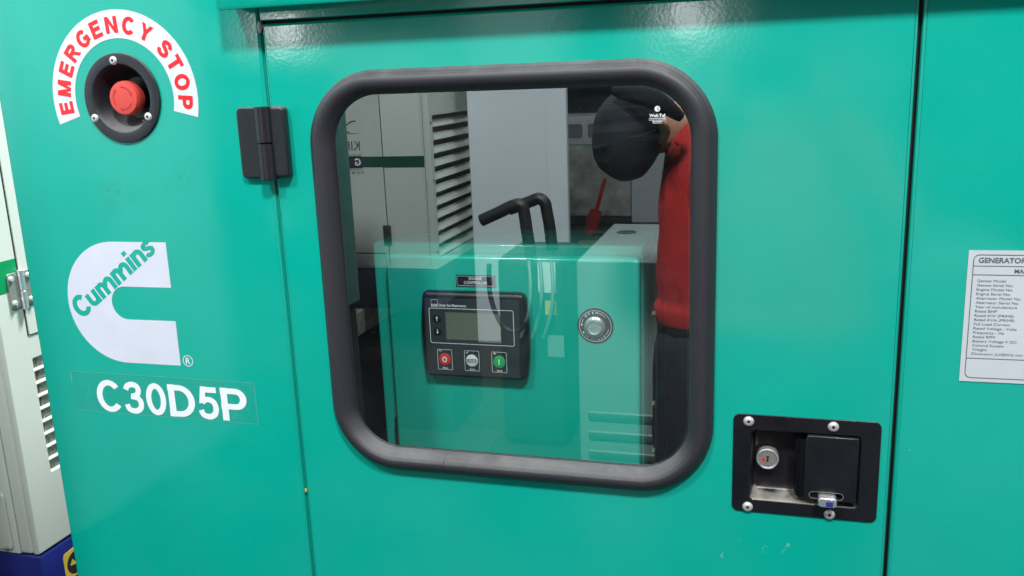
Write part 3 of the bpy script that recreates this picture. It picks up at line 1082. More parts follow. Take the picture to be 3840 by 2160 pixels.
def pan_mat():
    """black paint with pale grime lying on the ledge of the recess"""
    m, nt, p = new_mat('black_paint_grimy')
    L = nt.links
    g = nd(nt, 'ShaderNodeNewGeometry')
    sp = nd(nt, 'ShaderNodeSeparateXYZ')
    L.new(g.outputs['True Normal'], sp.inputs[0])
    up = nd(nt, 'ShaderNodeMapRange')
    for i, v in ((1, .05), (2, .6), (3, 0.), (4, 1.)):
        up.inputs[i].default_value = v
    L.new(sp.outputs['Z'], up.inputs[0])
    ps = nd(nt, 'ShaderNodeSeparateXYZ')
    L.new(g.outputs['Position'], ps.inputs[0])
    xf = nd(nt, 'ShaderNodeMapRange')
    for i, v in ((1, .075), (2, .0), (3, .25), (4, 1.)):
        xf.inputs[i].default_value = v
    L.new(ps.outputs['X'], xf.inputs[0])
    n = nd(nt, 'ShaderNodeTexNoise', i_Scale=38.0, i_Detail=8.0, i_Distortion=.4)
    L.new(g.outputs['Position'], n.inputs['Vector'])
    th = nd(nt, 'ShaderNodeMapRange')
    for i, v in ((1, .30), (2, .58), (3, 0.), (4, .8)):
        th.inputs[i].default_value = v
    L.new(n.outputs[0], th.inputs[0])
    a = nd(nt, 'ShaderNodeMath', operation='MULTIPLY')
    b = nd(nt, 'ShaderNodeMath', operation='MULTIPLY')
    L.new(up.outputs[0], a.inputs[0])
    L.new(xf.outputs[0], a.inputs[1])
    L.new(a.outputs[0], b.inputs[0])
    L.new(th.outputs[0], b.inputs[1])
    mx = nd(nt, 'ShaderNodeMix', data_type='RGBA')
    mx.inputs['A'].default_value = (.0075, .009, .012, 1)
    mx.inputs['B'].default_value = (.42, .40, .34, 1)
    L.new(b.outputs[0], mx.inputs['Factor'])
    L.new(mx.outputs['Result'], p.inputs['Base Color'])
    p.inputs['Roughness'].default_value = .34
    return m
latch()

# ------------------------------------------------------------------ control cabinet behind the window
KC = .918
def kx(x): return x * KC
def kz(z): return 1.5 + (z - 1.5) * KC
CY = .1301                       # plane of the cabinet door
CAB = thing('control_cabinet', (-.30, .18, .62), 'green control cabinet with rounded door behind the generator window', 'control cabinet')
def cabinet():
    b = link('cabinet_box', box(-.4850, -.1375, .156, .268, .625, 1.3030, .004), 'cabinet', CAB)
    for x in (-.437, -.205):
        link('grommet', lathe([(0, .0012), (.0075, .0012), (.0085, 0)], 28, F=frame((x, .225, 1.3032), (1, 0, 0), (0, 1, 0))), 'black_rubber', b)
    x0, x1, z1 = kx(-.4975), kx(-.1515), kz(1.2735)
    me = shape([rrect(x0, x1, .640, z1, .006, 6)], -.0245, 0, frame((0, CY, 0), (1, 0, 0), (0, 0, 1)), bevel=.0035)
    link('cabinet_door', me, 'cabinet', CAB)
    # hinge pins at the left
    for z in (1.05, .80):
        link('hinge_pin', box(x0 - .007, x0 - .001, .138, .152, z - .022, z + .022, .002), 'black_plastic', CAB)
    # earthing strip and bolts at the right
    link('bracket', box(-.1368, -.1345, .20, .26, .98, 1.20, .0005), 'black_gloss', CAB)
    for z in (1.205, 1.085, 1.020):
        link('bolt', lathe([(0, .006), (.0045, .006), (.0052, .005), (.0052, .0)], 6, F=frame((-.1344, .215, z), (0, 1, 0), (0, 0, 1))), 'brass', CAB)
    link('cable', sweep(catmull([(-.125, .235, 1.24), (-.121, .23, 1.15), (-.124, .24, 1.08), (-.118, .235, .98), (-.12, .24, .8)], 8), .0022, 8), 'black_rubber', CAB)
    link('copper_wire', sweep(catmull([(-.127, .19, 1.19), (-.1265, .192, 1.12), (-.127, .19, 1.05), (-.1275, .192, 1.0)], 6), .0007, 6), 'chrome', CAB)
    # black conduit down the left side
    link('conduit', sweep(catmull([(-.500, .22, 1.235), (-.502, .22, 1.22), (-.503, .22, 1.15), (-.500, .22, 1.08), (-.499, .22, .80)], 8), [.009] * 33, 14), 'black_rubber', CAB)
cabinet()

def controller():
    FY = CY - .0155
    def F(w=0): return frame((0, CY - w, 0), (1, 0, 0), (0, 0, 1))
    q = .905
    X = lambda x: x * q
    Z = lambda z: 1.5 + (z - 1.5) * q
    # barrel-sided case outline
    def outline(g):
        xl, xr, zt, zb = X(-.4517) + g, X(-.2985) - g, Z(1.2245) - g, Z(1.1025) + g
        pts = []
        n = 10
        bul = .0030
        cr = .0085
        # right side (top to bottom), bottom, left, top with rounded corners
        def side(x, s, rev):
            out = []
            for i in range(n + 1):
                t = i / n
                z = zt - cr - (zt - zb - 2 * cr) * t
                out.append((x - s * bul * ((2 * t - 1) ** 2), z))
            return out[::-1] if rev else out
        R_ = side(xr, 1, True)
        L_ = side(xl, -1, False)
        pts += R_
        pts += arc(xr - cr - bul, zt - cr, cr, cr, 8, 90, 6)
        pts += arc(xl + cr + bul, zt - cr, cr, cr, 90, 172, 6)
        pts += L_
        pts += arc(xl + cr + bul, zb + cr, cr, cr, 188, 270, 6)
        pts += arc(xr - cr - bul, zb + cr, cr, cr, 270, 352, 6)
        return pts
    c = link('engine_controller', shape([outline(0)], .0002, .0150, F(), bevel=.0055), 'controller_edge', CAB)
    face = link('face_panel', shape([[(X(-.4427), Z(1.2155)), (X(-.4455), Z(1.1075)), (X(-.3125), Z(1.1075)), (X(-.3098), Z(1.2155))]], .0148, .0156, F(), bevel=.0003), 'controller', c)
    W = .0159
    ff = lambda x0, x1, z0, z1, r, t: line_rect(X(x0), X(x1), Z(z0), Z(z1), r, t, F(), W)
    link('display_frame', ff(-.4372, -.3183, 1.1525, 1.2015, .0022, .0007), 'white_print', c)
    link('lcd_screen', shape([rrect(X(-.4140), X(-.3370), Z(1.1582), Z(1.1962), .0005, 2)], .0153, .0159, F()), 'lcd', c)
    for z in (1.1868, 1.1690):
        link('arrow_button', lathe([(0, .0166), (.0045, .0166), (.0053, .0163), (.0055, .0156)], 32, F=F(), cx=X(-.4262), cz=Z(z)), 'controller_edge', c)
        ink = Ink()
        s = 1 if z > 1.18 else -1
        x, zz = X(-.4262), Z(z)
        ink.ribbon([(x, zz - s * .0029), (x, zz + s * .0008)], .0008)
        ink.poly([(x - .0016, zz + s * .0005), (x, zz + s * .0031), (x + .0016, zz + s * .0005)])
        link('arrow_mark', ink.mesh(F(), .0169), 'white_print', c)
    for xc, mat, cap, sym in ((-.4180, 'red_button', 'Stop', 'O'), (-.3791, 'white_button', 'Auto', 'A'), (-.3403, 'green_button', 'Start', 'I')):
        x = X(xc)
        link('key_frame', line_rect(x - .0094, x + .0094, Z(1.1148), Z(1.1432), .0010, .0005, F(), W), 'white_print', c)
        zc = Z(1.1294)
        link('key_button', lathe([(0, .0168), (.0066, .0168), (.0075, .0165), (.0077, .0156)], 40, F=F(), cx=x, cz=zc), mat, c, label={'O': 'red round stop button', 'A': 'white round auto button', 'I': 'green round start button'}[sym])
        link('key_caption', text(cap, x, Z(1.1158), h=.0023, F=F(), front=W, bold=.02, align='C', sx=1.1), 'white_print', c)
        ink = Ink()
        if sym == 'O':
            ink.ribbon(circ(x, zc, .0024, 28, .0030), .0014, closed=True)
            m, mm = ink.mesh(F(), .0171), 'white_print'
        elif sym == 'I':
            ink.ribbon([(x, zc - .0034), (x, zc + .0034)], .0015)
            m, mm = ink.mesh(F(), .0171), 'white_print'
        else:
            ink.ribbon(rrect(x - .0060, x + .0060, zc - .0020, zc + .0020, .0006, 3), .0005, closed=True)
            m, mm = join([ink.mesh(F(), .0171), text('AUTO', x, zc - .0012, h=.0025, F=F(), front=.0171, bold=.02, align='C', sx=1.15)]), 'black_print'
        link('key_symbol', m, mm, c)
        ink = Ink()
        xs, zs = x - .0056, Z(1.1412)
        if sym == 'O':
            ink.ribbon([(xs - .002, zs), (xs + .002, zs)], .0006)
        elif sym == 'I':
            ink.ribbon([(xs - .0017, zs), (xs + .0017, zs)], .0009)
            ink.ribbon([(xs, zs - .0017), (xs, zs + .0017)], .0009)
        else:
            ink.ribbon([(xs - .0015, zs - .0002), (xs - .0005, zs - .0015), (xs + .0017, zs + .0017)], .0006)
        link('key_mark', ink.mesh(F(), W), 'white_print', c)
        link('indicator_led', lathe([(0, .0160), (.0013, .0160), (.0015, .0156)], 16, F=F(), cx=x + .0055, cz=Z(1.1408)), 'controller_edge', c)
    x, z = X(-.4335), Z(1.2040)
    link('maker_mark', join([line_rect(x, x + .0084, z, z + .0084, .0001, .0004, F(), W), text('DSE', x + .0004, z + .0004, h=.0025, w=.0076, F=F(), front=W + .00002, bold=.03), text('Deep Sea Electronics', x + .0100, z + .0003, h=.0030, w=.0350, F=F(), front=W, bold=.022)]), 'white_print', c)
    # name plate above
    n = link('name_plate', shape([[(X(-.4020), Z(1.2448)), (X(-.4025), Z(1.2285)), (X(-.3465), Z(1.2285)), (X(-.3462), Z(1.2448))]], .0002, .0008, F()), 'controller_edge', CAB)
    xm = (X(-.4022) + X(-.3463)) / 2
    link('lettering', join([line_rect(X(-.4005), X(-.3480), Z(1.2302), Z(1.2432), .0010, .0004, F(), .0010),
                            text('ENGINE', xm, Z(1.2382), h=.0036, w=.0166, F=F(), front=.0010, bold=.012, align='C'),
                            text('CONTROLLAR', xm, Z(1.2325), h=.0036, w=.0300, F=F(), front=.0010, bold=.012, align='C')]), 'white_print', n)
    # cam lock
    cx, cz = -.2085 * KC, kz(1.1848)
    k = link('cam_lock', lathe([(0, .0008), (.0216, .0008), (.0218, .0002)], 56, F=F(), cx=cx, cz=cz), 'controller_edge', CAB)
    ink = Ink()
    ink.ribbon(circ(cx, cz, .0192, 56), .0005, closed=True)
    XX = place2(cx, cz)
    for a0, a1 in ((75, 42), (-12, -42), (168, 150), (-142, -118)):
        ink.ribbon(arc(0, 0, .0163, .0163, a0, a1, 8), .0005, XX)
    for a, s in ((172, 1), (-146, -1)):
        r = math.radians(a)
        n2 = Vector((math.cos(r), math.sin(r)))
        d = Vector((-math.sin(r), math.cos(r))) * s
        p = n2 * .0163
        ink.poly([tuple(p + n2 * .0014), tuple(p + d * .0030), tuple(p - n2 * .0014)][::s], XX)
    ms = [ink.mesh(F(), .0011)]
    for i, ch in enumerate('OPEN'):
        a = math.radians(132 - i * 16.5)
        ms.append(text(ch, cx + .0150 * math.cos(a), cz + .0150 * math.sin(a), h=.0031, F=F(), front=.0012, bold=.015, align='C', ang=a - PI / 2))
    for i, ch in enumerate('CLOSE'):
        a = math.radians(-103 + i * 13.5)
        ms.append(text(ch, cx + .0180 * math.cos(a), cz + .0180 * math.sin(a), h=.0031, F=F(), front=.0012, bold=.015, align='C', ang=a + PI / 2))
    link('lettering', join(ms), 'white_print', k)
    link('lock_barrel', lathe([(.0125, .001), (.0128, .0052), (.0120, .0062), (.0098, .0072), (.0092, .0085), (.0086, .0090), (.0080, .0084), (.0078, .0066), (0, .0066)], 48, F=F(), cx=cx, cz=cz), 'chrome', k)
    ink = Ink()
    ink.ribbon([(cx - .0052, cz - .0022), (cx + .0052, cz + .0022)], .0014)
    link('key_slot', ink.mesh(F(), .0069), 'brass', k)
controller()

# ------------------------------------------------------------------ the white generator to the left, behind
def neighbour():
    G = thing('generator_set', (-1.7, 1.0, 0), 'white enclosed generator with green stripe on a navy base, partly hidden at the left edge', 'generator')
    X0, Y0, ZB = -1.207, .25, .7186
    side = frame((X0, 0, 0), (0, 1, 0), (0, 0, 1))
    # body: chamfer-free steel shell; the side face is a sheet with louvre slots
    link('canopy_body', box(-2.6, X0 - .013, Y0, 2.0, ZB, 1.9, .006), 'white_paint', G)
    slots = []
    for i in range(9):
        z = 1.0605 - i * .0236
        slots.append(rrect(.3072, .62, z - .0178, z, .0008, 2))
    link('side_panel', shape([rrect(Y0 + .0002, 2.0, ZB + .0002, 1.9, .004, 4)] + slots, -.012, 0, side, bevel=.003), 'white_paint', G)
    link('radiator_core', box(X0 - .0125, X0 - .0105, .29, .64, .83, 1.07), 'mesh_grey', G)
    for k in range(10):
        y = .310 + .032 * k
        link('fin', sweep([(X0 - .0075, y, .845), (X0 - .0075, y + .013, 1.06)], .0022, 6), 'steel', G)
    # upper service door on the side face
    link('service_door', shape([rrect(.3060, 1.2, 1.1046, 1.85, .003, 4)], .0003, .0022, side, bevel=.001), 'white_paint', G)
    link('door_gap', box(X0 - .0003, X0 + .0004, .3036, .3058, 1.1030, 1.86), 'hole', G)
    link('stripe', shape([[(Y0 + .002, 1.1862), (.3030, 1.1862), (.3030, 1.2388), (Y0 + .002, 1.2388)]], .0002, .0006, side), 'stripe', G)
    h = link('hinge', shape([rrect(.2790, .2990, 1.1565, 1.2160, .003, 4)], .0008, .0034, side, bevel=.0006), 'steel', G)
    link('leaf', shape([rrect(.3080, .3290, 1.1565, 1.2160, .003, 4)], .0026, .0050, side, bevel=.0006), 'steel', h)
    for z0, z1 in ((1.185, 1.2190), (1.1520, 1.1838)):
        m = lathe([(0, z0), (.0048, z0), (.0052, z0 + .0005), (.0052, z1 - .0005), (.0048, z1), (0, z1)], 24, F=Matrix())
        m.transform(Matrix.Translation((X0 + .0065, .3035, 0)))
        link('knuckle', m, 'chrome', h)
    for y, z, w in ((.2850, 1.2070, .0034), (.2860, 1.1655, .0034), (.3200, 1.2070, .005), (.3200, 1.1655, .005)):
        link('bolt', lathe([(0, .0036), (.0034, .0036), (.0046, .0026), (.0050, 0)], 20, F=side @ Matrix.Translation((y, z, w))), 'rivet', h)
    # front face: corner post seam and a bolted access cover
    front = frame((0, Y0, 0), (1, 0, 0), (0, 0, 1))
    link('post_seam', box(-1.2432, -1.2422, Y0 - .0006, Y0 + .0004, ZB + .001, 1.9), plain('grey_seam', (.25, .26, .24), .6), G)
    link('front_skin', shape([rrect(-2.59, -1.2432, ZB + .001, 1.89, .003, 3)], .0003, .0022, front, bevel=.001), 'white_paint', G)
    c = link('access_cover', shape([rrect(-1.56, -1.2563, .7262, .8345, .008, 6)], .0026, .0052, front, bevel=.001), 'white_paint', G)
    for x, z in ((-1.2682, .7305), (-1.2682, .8235), (-1.54, .7305), (-1.54, .8235)):
        link('bolt', lathe([(0, .0042), (.0030, .0042), (.0044, .0030), (.0046, 0)], 6, F=front @ Matrix.Translation((x, z, .0054))), 'steel', c)
    # navy base with its hazard sticker
    b = link('base_frame', box(-2.58, X0 - .001, Y0 + .002, 1.99, .55, ZB - .003, .005), 'navy', G)
    link('base_foot', box(-1.262, X0 - .003, Y0 + .008, 1.98, .12, .5495, .004), 'navy', G)
    link('base_shade_panel', box(-2.5, -1.262, Y0 + .05, 1.98, .12, .5495), 'navy', G)
    st = shape([[(.3035, .6905), (.3005, .6850), (.3005, .6380), (.3600, .6380), (.3600, .6930), (.3550, .6960)]], .0004, .0010, frame((X0 - .001, 0, 0), (0, 1, 0), (0, 0, 1)))
    s = link('hazard_sticker', st, 'yellow', G)
    ink = Ink()
    F2 = frame((X0 - .001, 0, 0), (0, 1, 0), (0, 0, 1))
    ink.poly(circ(.3280, .6640, .0215, 40))
    link('hazard_symbol', ink.mesh(F2, .0013), 'black_print', s)
    ink = Ink()
    ink.poly([(.3130, .6630), (.3200, .6740), (.3270, .6640), (.3270, .6600)])
    link('hazard_symbol', ink.mesh(F2, .0016), 'yellow', s)
neighbour()

# ------------------------------------------------------------------ what stands opposite the generator (seen mirrored in the pane)
def Q(sx, sz, s):
    """point on the line of sight mirrored by the pane: slopes sx, sz at depth s from the camera"""
    return Vector((sx * s, .88 - s, 1.5 + sz * s))

def opposite_genset():
    G = thing('generator_set', (-2.3, -2.9, 0), 'white enclosed generator with louvred end and green waist stripe, mirrored in the window pane', 'generator')
    y0, x1, zb = -2.32, -1.2345, .786
    F = frame((0, y0, 0), (-1, 0, 0), (0, 0, 1))
    link('canopy_body', box(-3.6, x1 - .030, -3.9, y0, zb, 1.66, .004), 'white_paint', G)
    link('door_skin', shape([rrect(1.43, 3.5, zb + .01, 1.65, .003, 3)], .0003, .003, F, bevel=.001), 'white_paint', G)
    link('door_gap', box(-1.4290, -1.4262, y0 - .001, y0 + .0012, zb + .01, 1.65), 'hole', G)
    link('post_gap', box(-1.2560, -1.2545, y0 - .001, y0 + .0012, zb + .01, 1.65), 'hole', G)
    link('stripe', shape([[(1.2570, 1.187), (1.52, 1.187), (1.52, 1.228), (1.2570, 1.228)]], .0032, .0040, F), plain('deep_green_stripe', (.004, .05, .03), .5), G)
    ms = [text('KIR', 1.520, 1.2535, h=.0350, F=F, front=.0036, bold=.0, sx=.95),
          text('POW', 1.512, 1.160, h=.012, F=F, front=.0036, bold=.02, sx=1.0, track=1.7)]
    ink = Ink()
    ink.ribbon([(1.518, 1.318), (1.66, 1.318)], .0012)
    ink.ribbon([(1.514, 1.179), (1.66, 1.179)], .0012)
    ink.ribbon([(1.514, 1.236), (1.66, 1.236)], .0012)
    ink.ribbon(catmull([(1.53, 1.365, 0), (1.55, 1.362, 0), (1.575, 1.345, 0), (1.578, 1.330, 0), (1.56, 1.322, 0)], 5), .004)
    ink.poly([(1.515, 1.184), (1.66, 1.184), (1.66, 1.231), (1.515, 1.231)])
    ms.append(ink.mesh(F, .0044))
    link('lettering', join(ms), 'black_print', G)
    link('lettering', text('G', 1.520, 1.195, h=.026, F=F, front=.0050, bold=.03), 'white_print', G)
    link('door_hinge', box(-1.444, -1.412, y0 + .003, y0 + .012, .885, .96, .002), 'black_plastic', G)
    link('seam_strip', box(-3.4, -1.44, y0 + .003, y0 + .0045, .845, .849), 'hole', G)
    # louvred end, facing the machine's side
    E_ = frame((x1, 0, 0), (0, 1, 0), (0, 0, 1))
    link('louvre_frame', shape([rrect(-3.85, y0 + .001, zb, 1.655, .003, 3), rrect(-3.7, y0 - .035, .82, 1.377, .003, 3)], -.0298, .004, E_, bevel=.001), 'white_paint', G)
    link('louvre_recess', box(x1 - .0298, x1 - .0290, -3.699, y0 - .036, .821, 1.376), 'black_rubber', G)
    z = 1.377
    while z > .86:
        m = box(-.0160, .0160, -.671, .671, -.0010, .0010, .0004)
        m.transform(Matrix.Translation((x1 - .0105, -3.0275, z - .031)) @ Matrix.Rotation(math.radians(56), 4, 'Y'))
        link('louvre', m, 'white_paint', G)
        z -= .0505
    for zz in (1.35, 1.13, .85):
        link('screw', lathe([(0, .003), (.004, .002), (.005, 0)], 12, F=E_ @ Matrix.Translation((y0 - .018, zz, .004))), 'hole', G)
    link('base_frame', box(-3.58, x1 - .003, -3.88, y0 - .003, .62, .783, .005), plain('dark_navy_paint', (.006, .008, .04), .4), G)
    link('support_frame', box(-3.4, x1 - .05, -3.8, y0 - .25, 0, .515), 'hole', G)
    t = link('timber_bearer', box(-1.80, -1.560, -3.7, -2.15, .515, .615, .006), 'timber', None)
    t['label'] = 'pale weathered timber bearer under the navy generator base'
    t['category'] = 'timber'
opposite_genset()

def others():
    o = thing('steel_cabinet', (-.97, -2.77, 0), 'tall plain pale grey cabinet with one vertical seam, mirrored in the window', 'cabinet')
    link('carcass', box(-1.178, -.768, -2.66, -2.622, .40, 2.4, .004), 'grey_panel', o)
    link('plinth', box(-1.17, -.776, -2.655, -2.63, 0, .399), plain('brown_plinth', (.05, .035, .025), .6), o)
    link('door', shape([rrect(.852, 1.174, .41, 2.39, .003, 3)], .0002, .003, frame((0, -2.622, 0), (-1, 0, 0), (0, 0, 1)), bevel=.001), 'grey_panel', o)
    link('door', shape([rrect(.771, .850, .41, 2.39, .003, 3)], .0002, .003, frame((0, -2.622, 0), (-1, 0, 0), (0, 0, 1)), bevel=.001), 'grey_panel', o)
    # low pale cabinet with louvres right opposite
    o = thing('low_cabinet', (-.2, -1.61, 0), 'low pale cabinet with flat top and louvred front, mirrored low in the window', 'cabinet')
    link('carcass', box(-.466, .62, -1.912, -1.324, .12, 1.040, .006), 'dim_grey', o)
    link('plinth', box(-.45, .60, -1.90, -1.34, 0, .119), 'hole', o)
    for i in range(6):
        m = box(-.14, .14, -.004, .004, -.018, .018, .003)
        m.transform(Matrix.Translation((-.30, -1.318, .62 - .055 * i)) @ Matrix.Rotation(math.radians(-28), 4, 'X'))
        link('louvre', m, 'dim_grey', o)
    for x in (-.40, .0):
        link('roof_plug', lathe([(0, .002), (.028, .002), (.030, 0)], 24, F=frame((x, -1.75, 1.040), (1, 0, 0), (0, 1, 0))), 'hole', o)
    # green enclosure close by at the left with a white tag
    o = thing('green_enclosure', (-1.55, -1.36, 0), 'dark green steel enclosure with small white tag at the left of the mirror image', 'enclosure')
    link('body', box(-1.9, -1.178, -1.52, -1.16, .864, 1.60, .004), plain('deep_green_enclosure', (.005, .12, .09), .4, var=.1), o)
    link('base', box(-1.88, -1.19, -1.51, -1.17, 0, .862), 'hole', o)
    link('tag', box(-1.215, -1.180, -1.1600, -1.1585, 1.14, 1.19), 'paper', o)
    # pale cabinet beside the machine, mirrored as the sheen over the left panel
    o = thing('side_cabinet', (-1.35, -.33, 0), 'pale cabinet standing beside the generator, mirrored as soft sheen in its left panel', 'cabinet')
    link('carcass', box(-1.75, -.972, -.545, -.11, .86, 2.3, .006), 'grey_panel', o)
    link('base', box(-1.73, -.99, -.53, -.13, 0, .858), 'floor', o)
    # stacker truck
    o = thing('stacker_truck', (-.72, -1.85, 0), 'dark hand stacker truck with two bent black tube handles and hanging hoses', 'stacker truck')
    s = 2.6
    h1 = [Q(-.3254, -.1624, s), Q(-.305, -.1535, s), Q(-.2862, -.1448, s), Q(-.2765, -.1435, s), Q(-.2725, -.151, s), Q(-.2695, -.1753, s), Q(-.2650, -.21, s)]
    h2 = [Q(-.290, -.1490, s + .12), Q(-.2634, -.1392, s + .12), Q(-.2540, -.1362, s + .12), Q(-.2470, -.141, s + .12), Q(-.2450, -.150, s + .12), Q(-.2415, -.1735, s + .12), Q(-.2390, -.21, s + .12)]
    link('handle', sweep(catmull(h1, 7), .0190, 14), 'black_rubber', o)
    link('handle', sweep(catmull(h2, 7), .0190, 14), 'black_rubber', o)
    link('motor_cover', box(-.80, -.585, -1.98, -1.70, .35, .97, .03), 'dark_machine', o)
    link('base_frame', box(-.84, -.50, -2.1, -1.62, .06, .35, .02), 'hole', o)
    for k, dx in enumerate((0, .035, .07)):
        link('hose', sweep(catmull([(-.69 + dx, -1.69, .96), (-.68 + dx, -1.66, .88), (-.69 + dx, -1.66, .80), (-.72 + dx, -1.68, .72)], 8), .0055, 8), 'hose_grey', o)
    lp = [Q(-.318, -.215, 2.45), Q(-.318, -.255, 2.45), Q(-.305, -.290, 2.45), Q(-.285, -.297, 2.45), Q(-.262, -.270, 2.45), Q(-.262, -.235, 2.45)]
    link('cable_loop', sweep(catmull(lp, 8), .0075, 10), 'black_rubber', o)
    link('paper_tag', box(-.665, -.610, -1.6985, -1.697, .86, .955), 'paper', o)
    link('paper_tag', box(-.645, -.610, -1.6985, -1.697, .79, .835), 'yellow', o)
    link('notice', box(-.640, -.588, -1.6985, -1.697, .655, .725), 'hose_grey', o)
    # far end: stained concrete barrier, broom, coach, white hoarding
    y = .88 - 9.0
    o = link('concrete_barrier', box(-2.6, -1.32, y - .3, y, .09, .80, .02), 'concrete')
    o['label'] = 'stained grey concrete barrier mirrored behind the dark cap'
    o['category'] = 'barrier'
    o = link('kerb', box(-2.6, -1.32, y - .25, y + .05, 0, .088, .01), 'dark_machine')
    o['label'] = 'dark green kerb along the foot of the concrete barrier'
    o['category'] = 'kerb'
    o = link('hoarding', box(-1.315, 1.2, y - .08, y, .03, 1.72, .01), 'grey_panel')
    o['label'] = 'plain white hoarding mirrored beside the red pullover'
    o['category'] = 'hoarding'
    o = thing('coach', (-2.6, -10.6, 0), 'pale grey coach with small dark windows seen far off over the barrier', 'coach')
    link('body', box(-3.6, -1.4, -11.2, -10.12, .5, 1.02, .05), plain('coach_paint', (.62, .66, .68), .4, var=.1), o)
    for x in (-2.33, -2.02, -3.0):
        link('window', shape([rrect(-x - .12, -x + .12, .66 + .1, .93, .03, 4)], .0, .01, frame((0, -10.12, 0), (-1, 0, 0), (0, 0, 1))), plain('coach_glass', (.22, .26, .28), .2), o)
    link('band', box(-3.5, -1.45, -10.12, -10.112, .58, .68), plain('coach_band', (.10, .24, .24), .5), o)
    for x in (-3.2, -1.9):
        link('wheel', lathe([(0, 0), (.25, 0), (.25, -.2), (0, -.2)], 24, F=frame((x, -10.14, .25), (-1, 0, 0), (0, 0, 1))), 'hole', o)
    o = thing('broom', (-1.35, -7.0, 0), 'red push broom leaning against the far concrete barrier', 'broom')
    link('handle', sweep([(-1.395, -7.05, .60), (-1.46, -6.9, .30)], .018, 8), 'red_cloth', o)
    link('dustpan', sweep([(-1.45, -6.9, .34), (-1.475, -6.88, .26), (-1.50, -6.85, .12)], [.05, .062, .045], 8), 'red_cloth', o)
    link('brush_head', box(-1.62, -1.38, -6.95, -6.82, 0, .06, .02), 'timber', o)
others()

# ------------------------------------------------------------------ the photographer, seen only as a reflection
def skin_chain(name, verts, edges, radii, mat, parent, sub=2):
    me = bpy.data.meshes.new('m')
    me.from_pydata([Vector(v) for v in verts], edges, [])
    o = bpy.data.objects.new('t', me)
    COL.objects.link(o)
    sk = o.modifiers.new('s', 'SKIN')
    for v, r in zip(me.skin_vertices[0].data, radii):
        v.radius = r if isinstance(r, tuple) else (r, r)
    me.skin_vertices[0].data[0].use_root = True
    sb = o.modifiers.new('d', 'SUBSURF')
    sb.levels = sub
    dg = bpy.context.evaluated_depsgraph_get()
    m2 = bpy.data.meshes.new_from_object(o.evaluated_get(dg))
    bpy.data.objects.remove(o)
    for p in m2.polygons:
        p.use_smooth = True
    m2.materials.clear()
    return link(name, m2, mat, parent)

def loft(rings, n=72, sub=5, fold=0.):
    """rings: (cx, cy, z, rx, ry); fold adds cloth creases"""
    bm = bmesh.new()
    R = []
    pts = catmull([(r_[0], r_[1], r_[2]) for r_ in rings], sub)
    rad = catmull([(r_[3], r_[4], 0) for r_ in rings], sub)
    for c, q in zip(pts, rad):
        r = []
        for i in range(n):
            a = 2 * PI * i / n
            w = 1 + .03 * noise.noise(Vector((math.cos(a) * 2.2, math.sin(a) * 2.2, c.z * 9)))
            if fold and c.z > rings[0][2] + .06:
                t = noise.noise(Vector((math.cos(a) * 3.1 + 4, math.sin(a) * 3.1, c.z * 3.0 + math.cos(a) * 2.5)))
                w -= fold * max(0., 1 - abs(t) * 9)
                w += fold * .5 * math.sin(c.z * 75 + 5 * noise.noise(Vector((a * 2, c.z * 4, 3)))) * max(0, noise.noise(Vector((math.cos(a) * 2, math.sin(a) * 2, c.z * 5 + 9))))
            r.append(bm.verts.new((c.x + q.x * w * math.copysign(abs(math.cos(a)) ** .8, math.cos(a)), c.y + q.y * w * math.copysign(abs(math.sin(a)) ** .85, math.sin(a)), c.z)))
        R.append(r)
    for a, b in zip(R, R[1:]):
        for i in range(n):
            bm.faces.new((a[i], a[(i + 1) % n], b[(i + 1) % n], b[i]))
    bm.faces.new(R[0])
    bm.faces.new(R[-1])
    bmesh.ops.recalc_face_normals(bm, faces=bm.faces)
    me = bpy.data.meshes.new('m')
    bm.to_mesh(me)
    bm.free()
    return smooth_auto(me, 60)

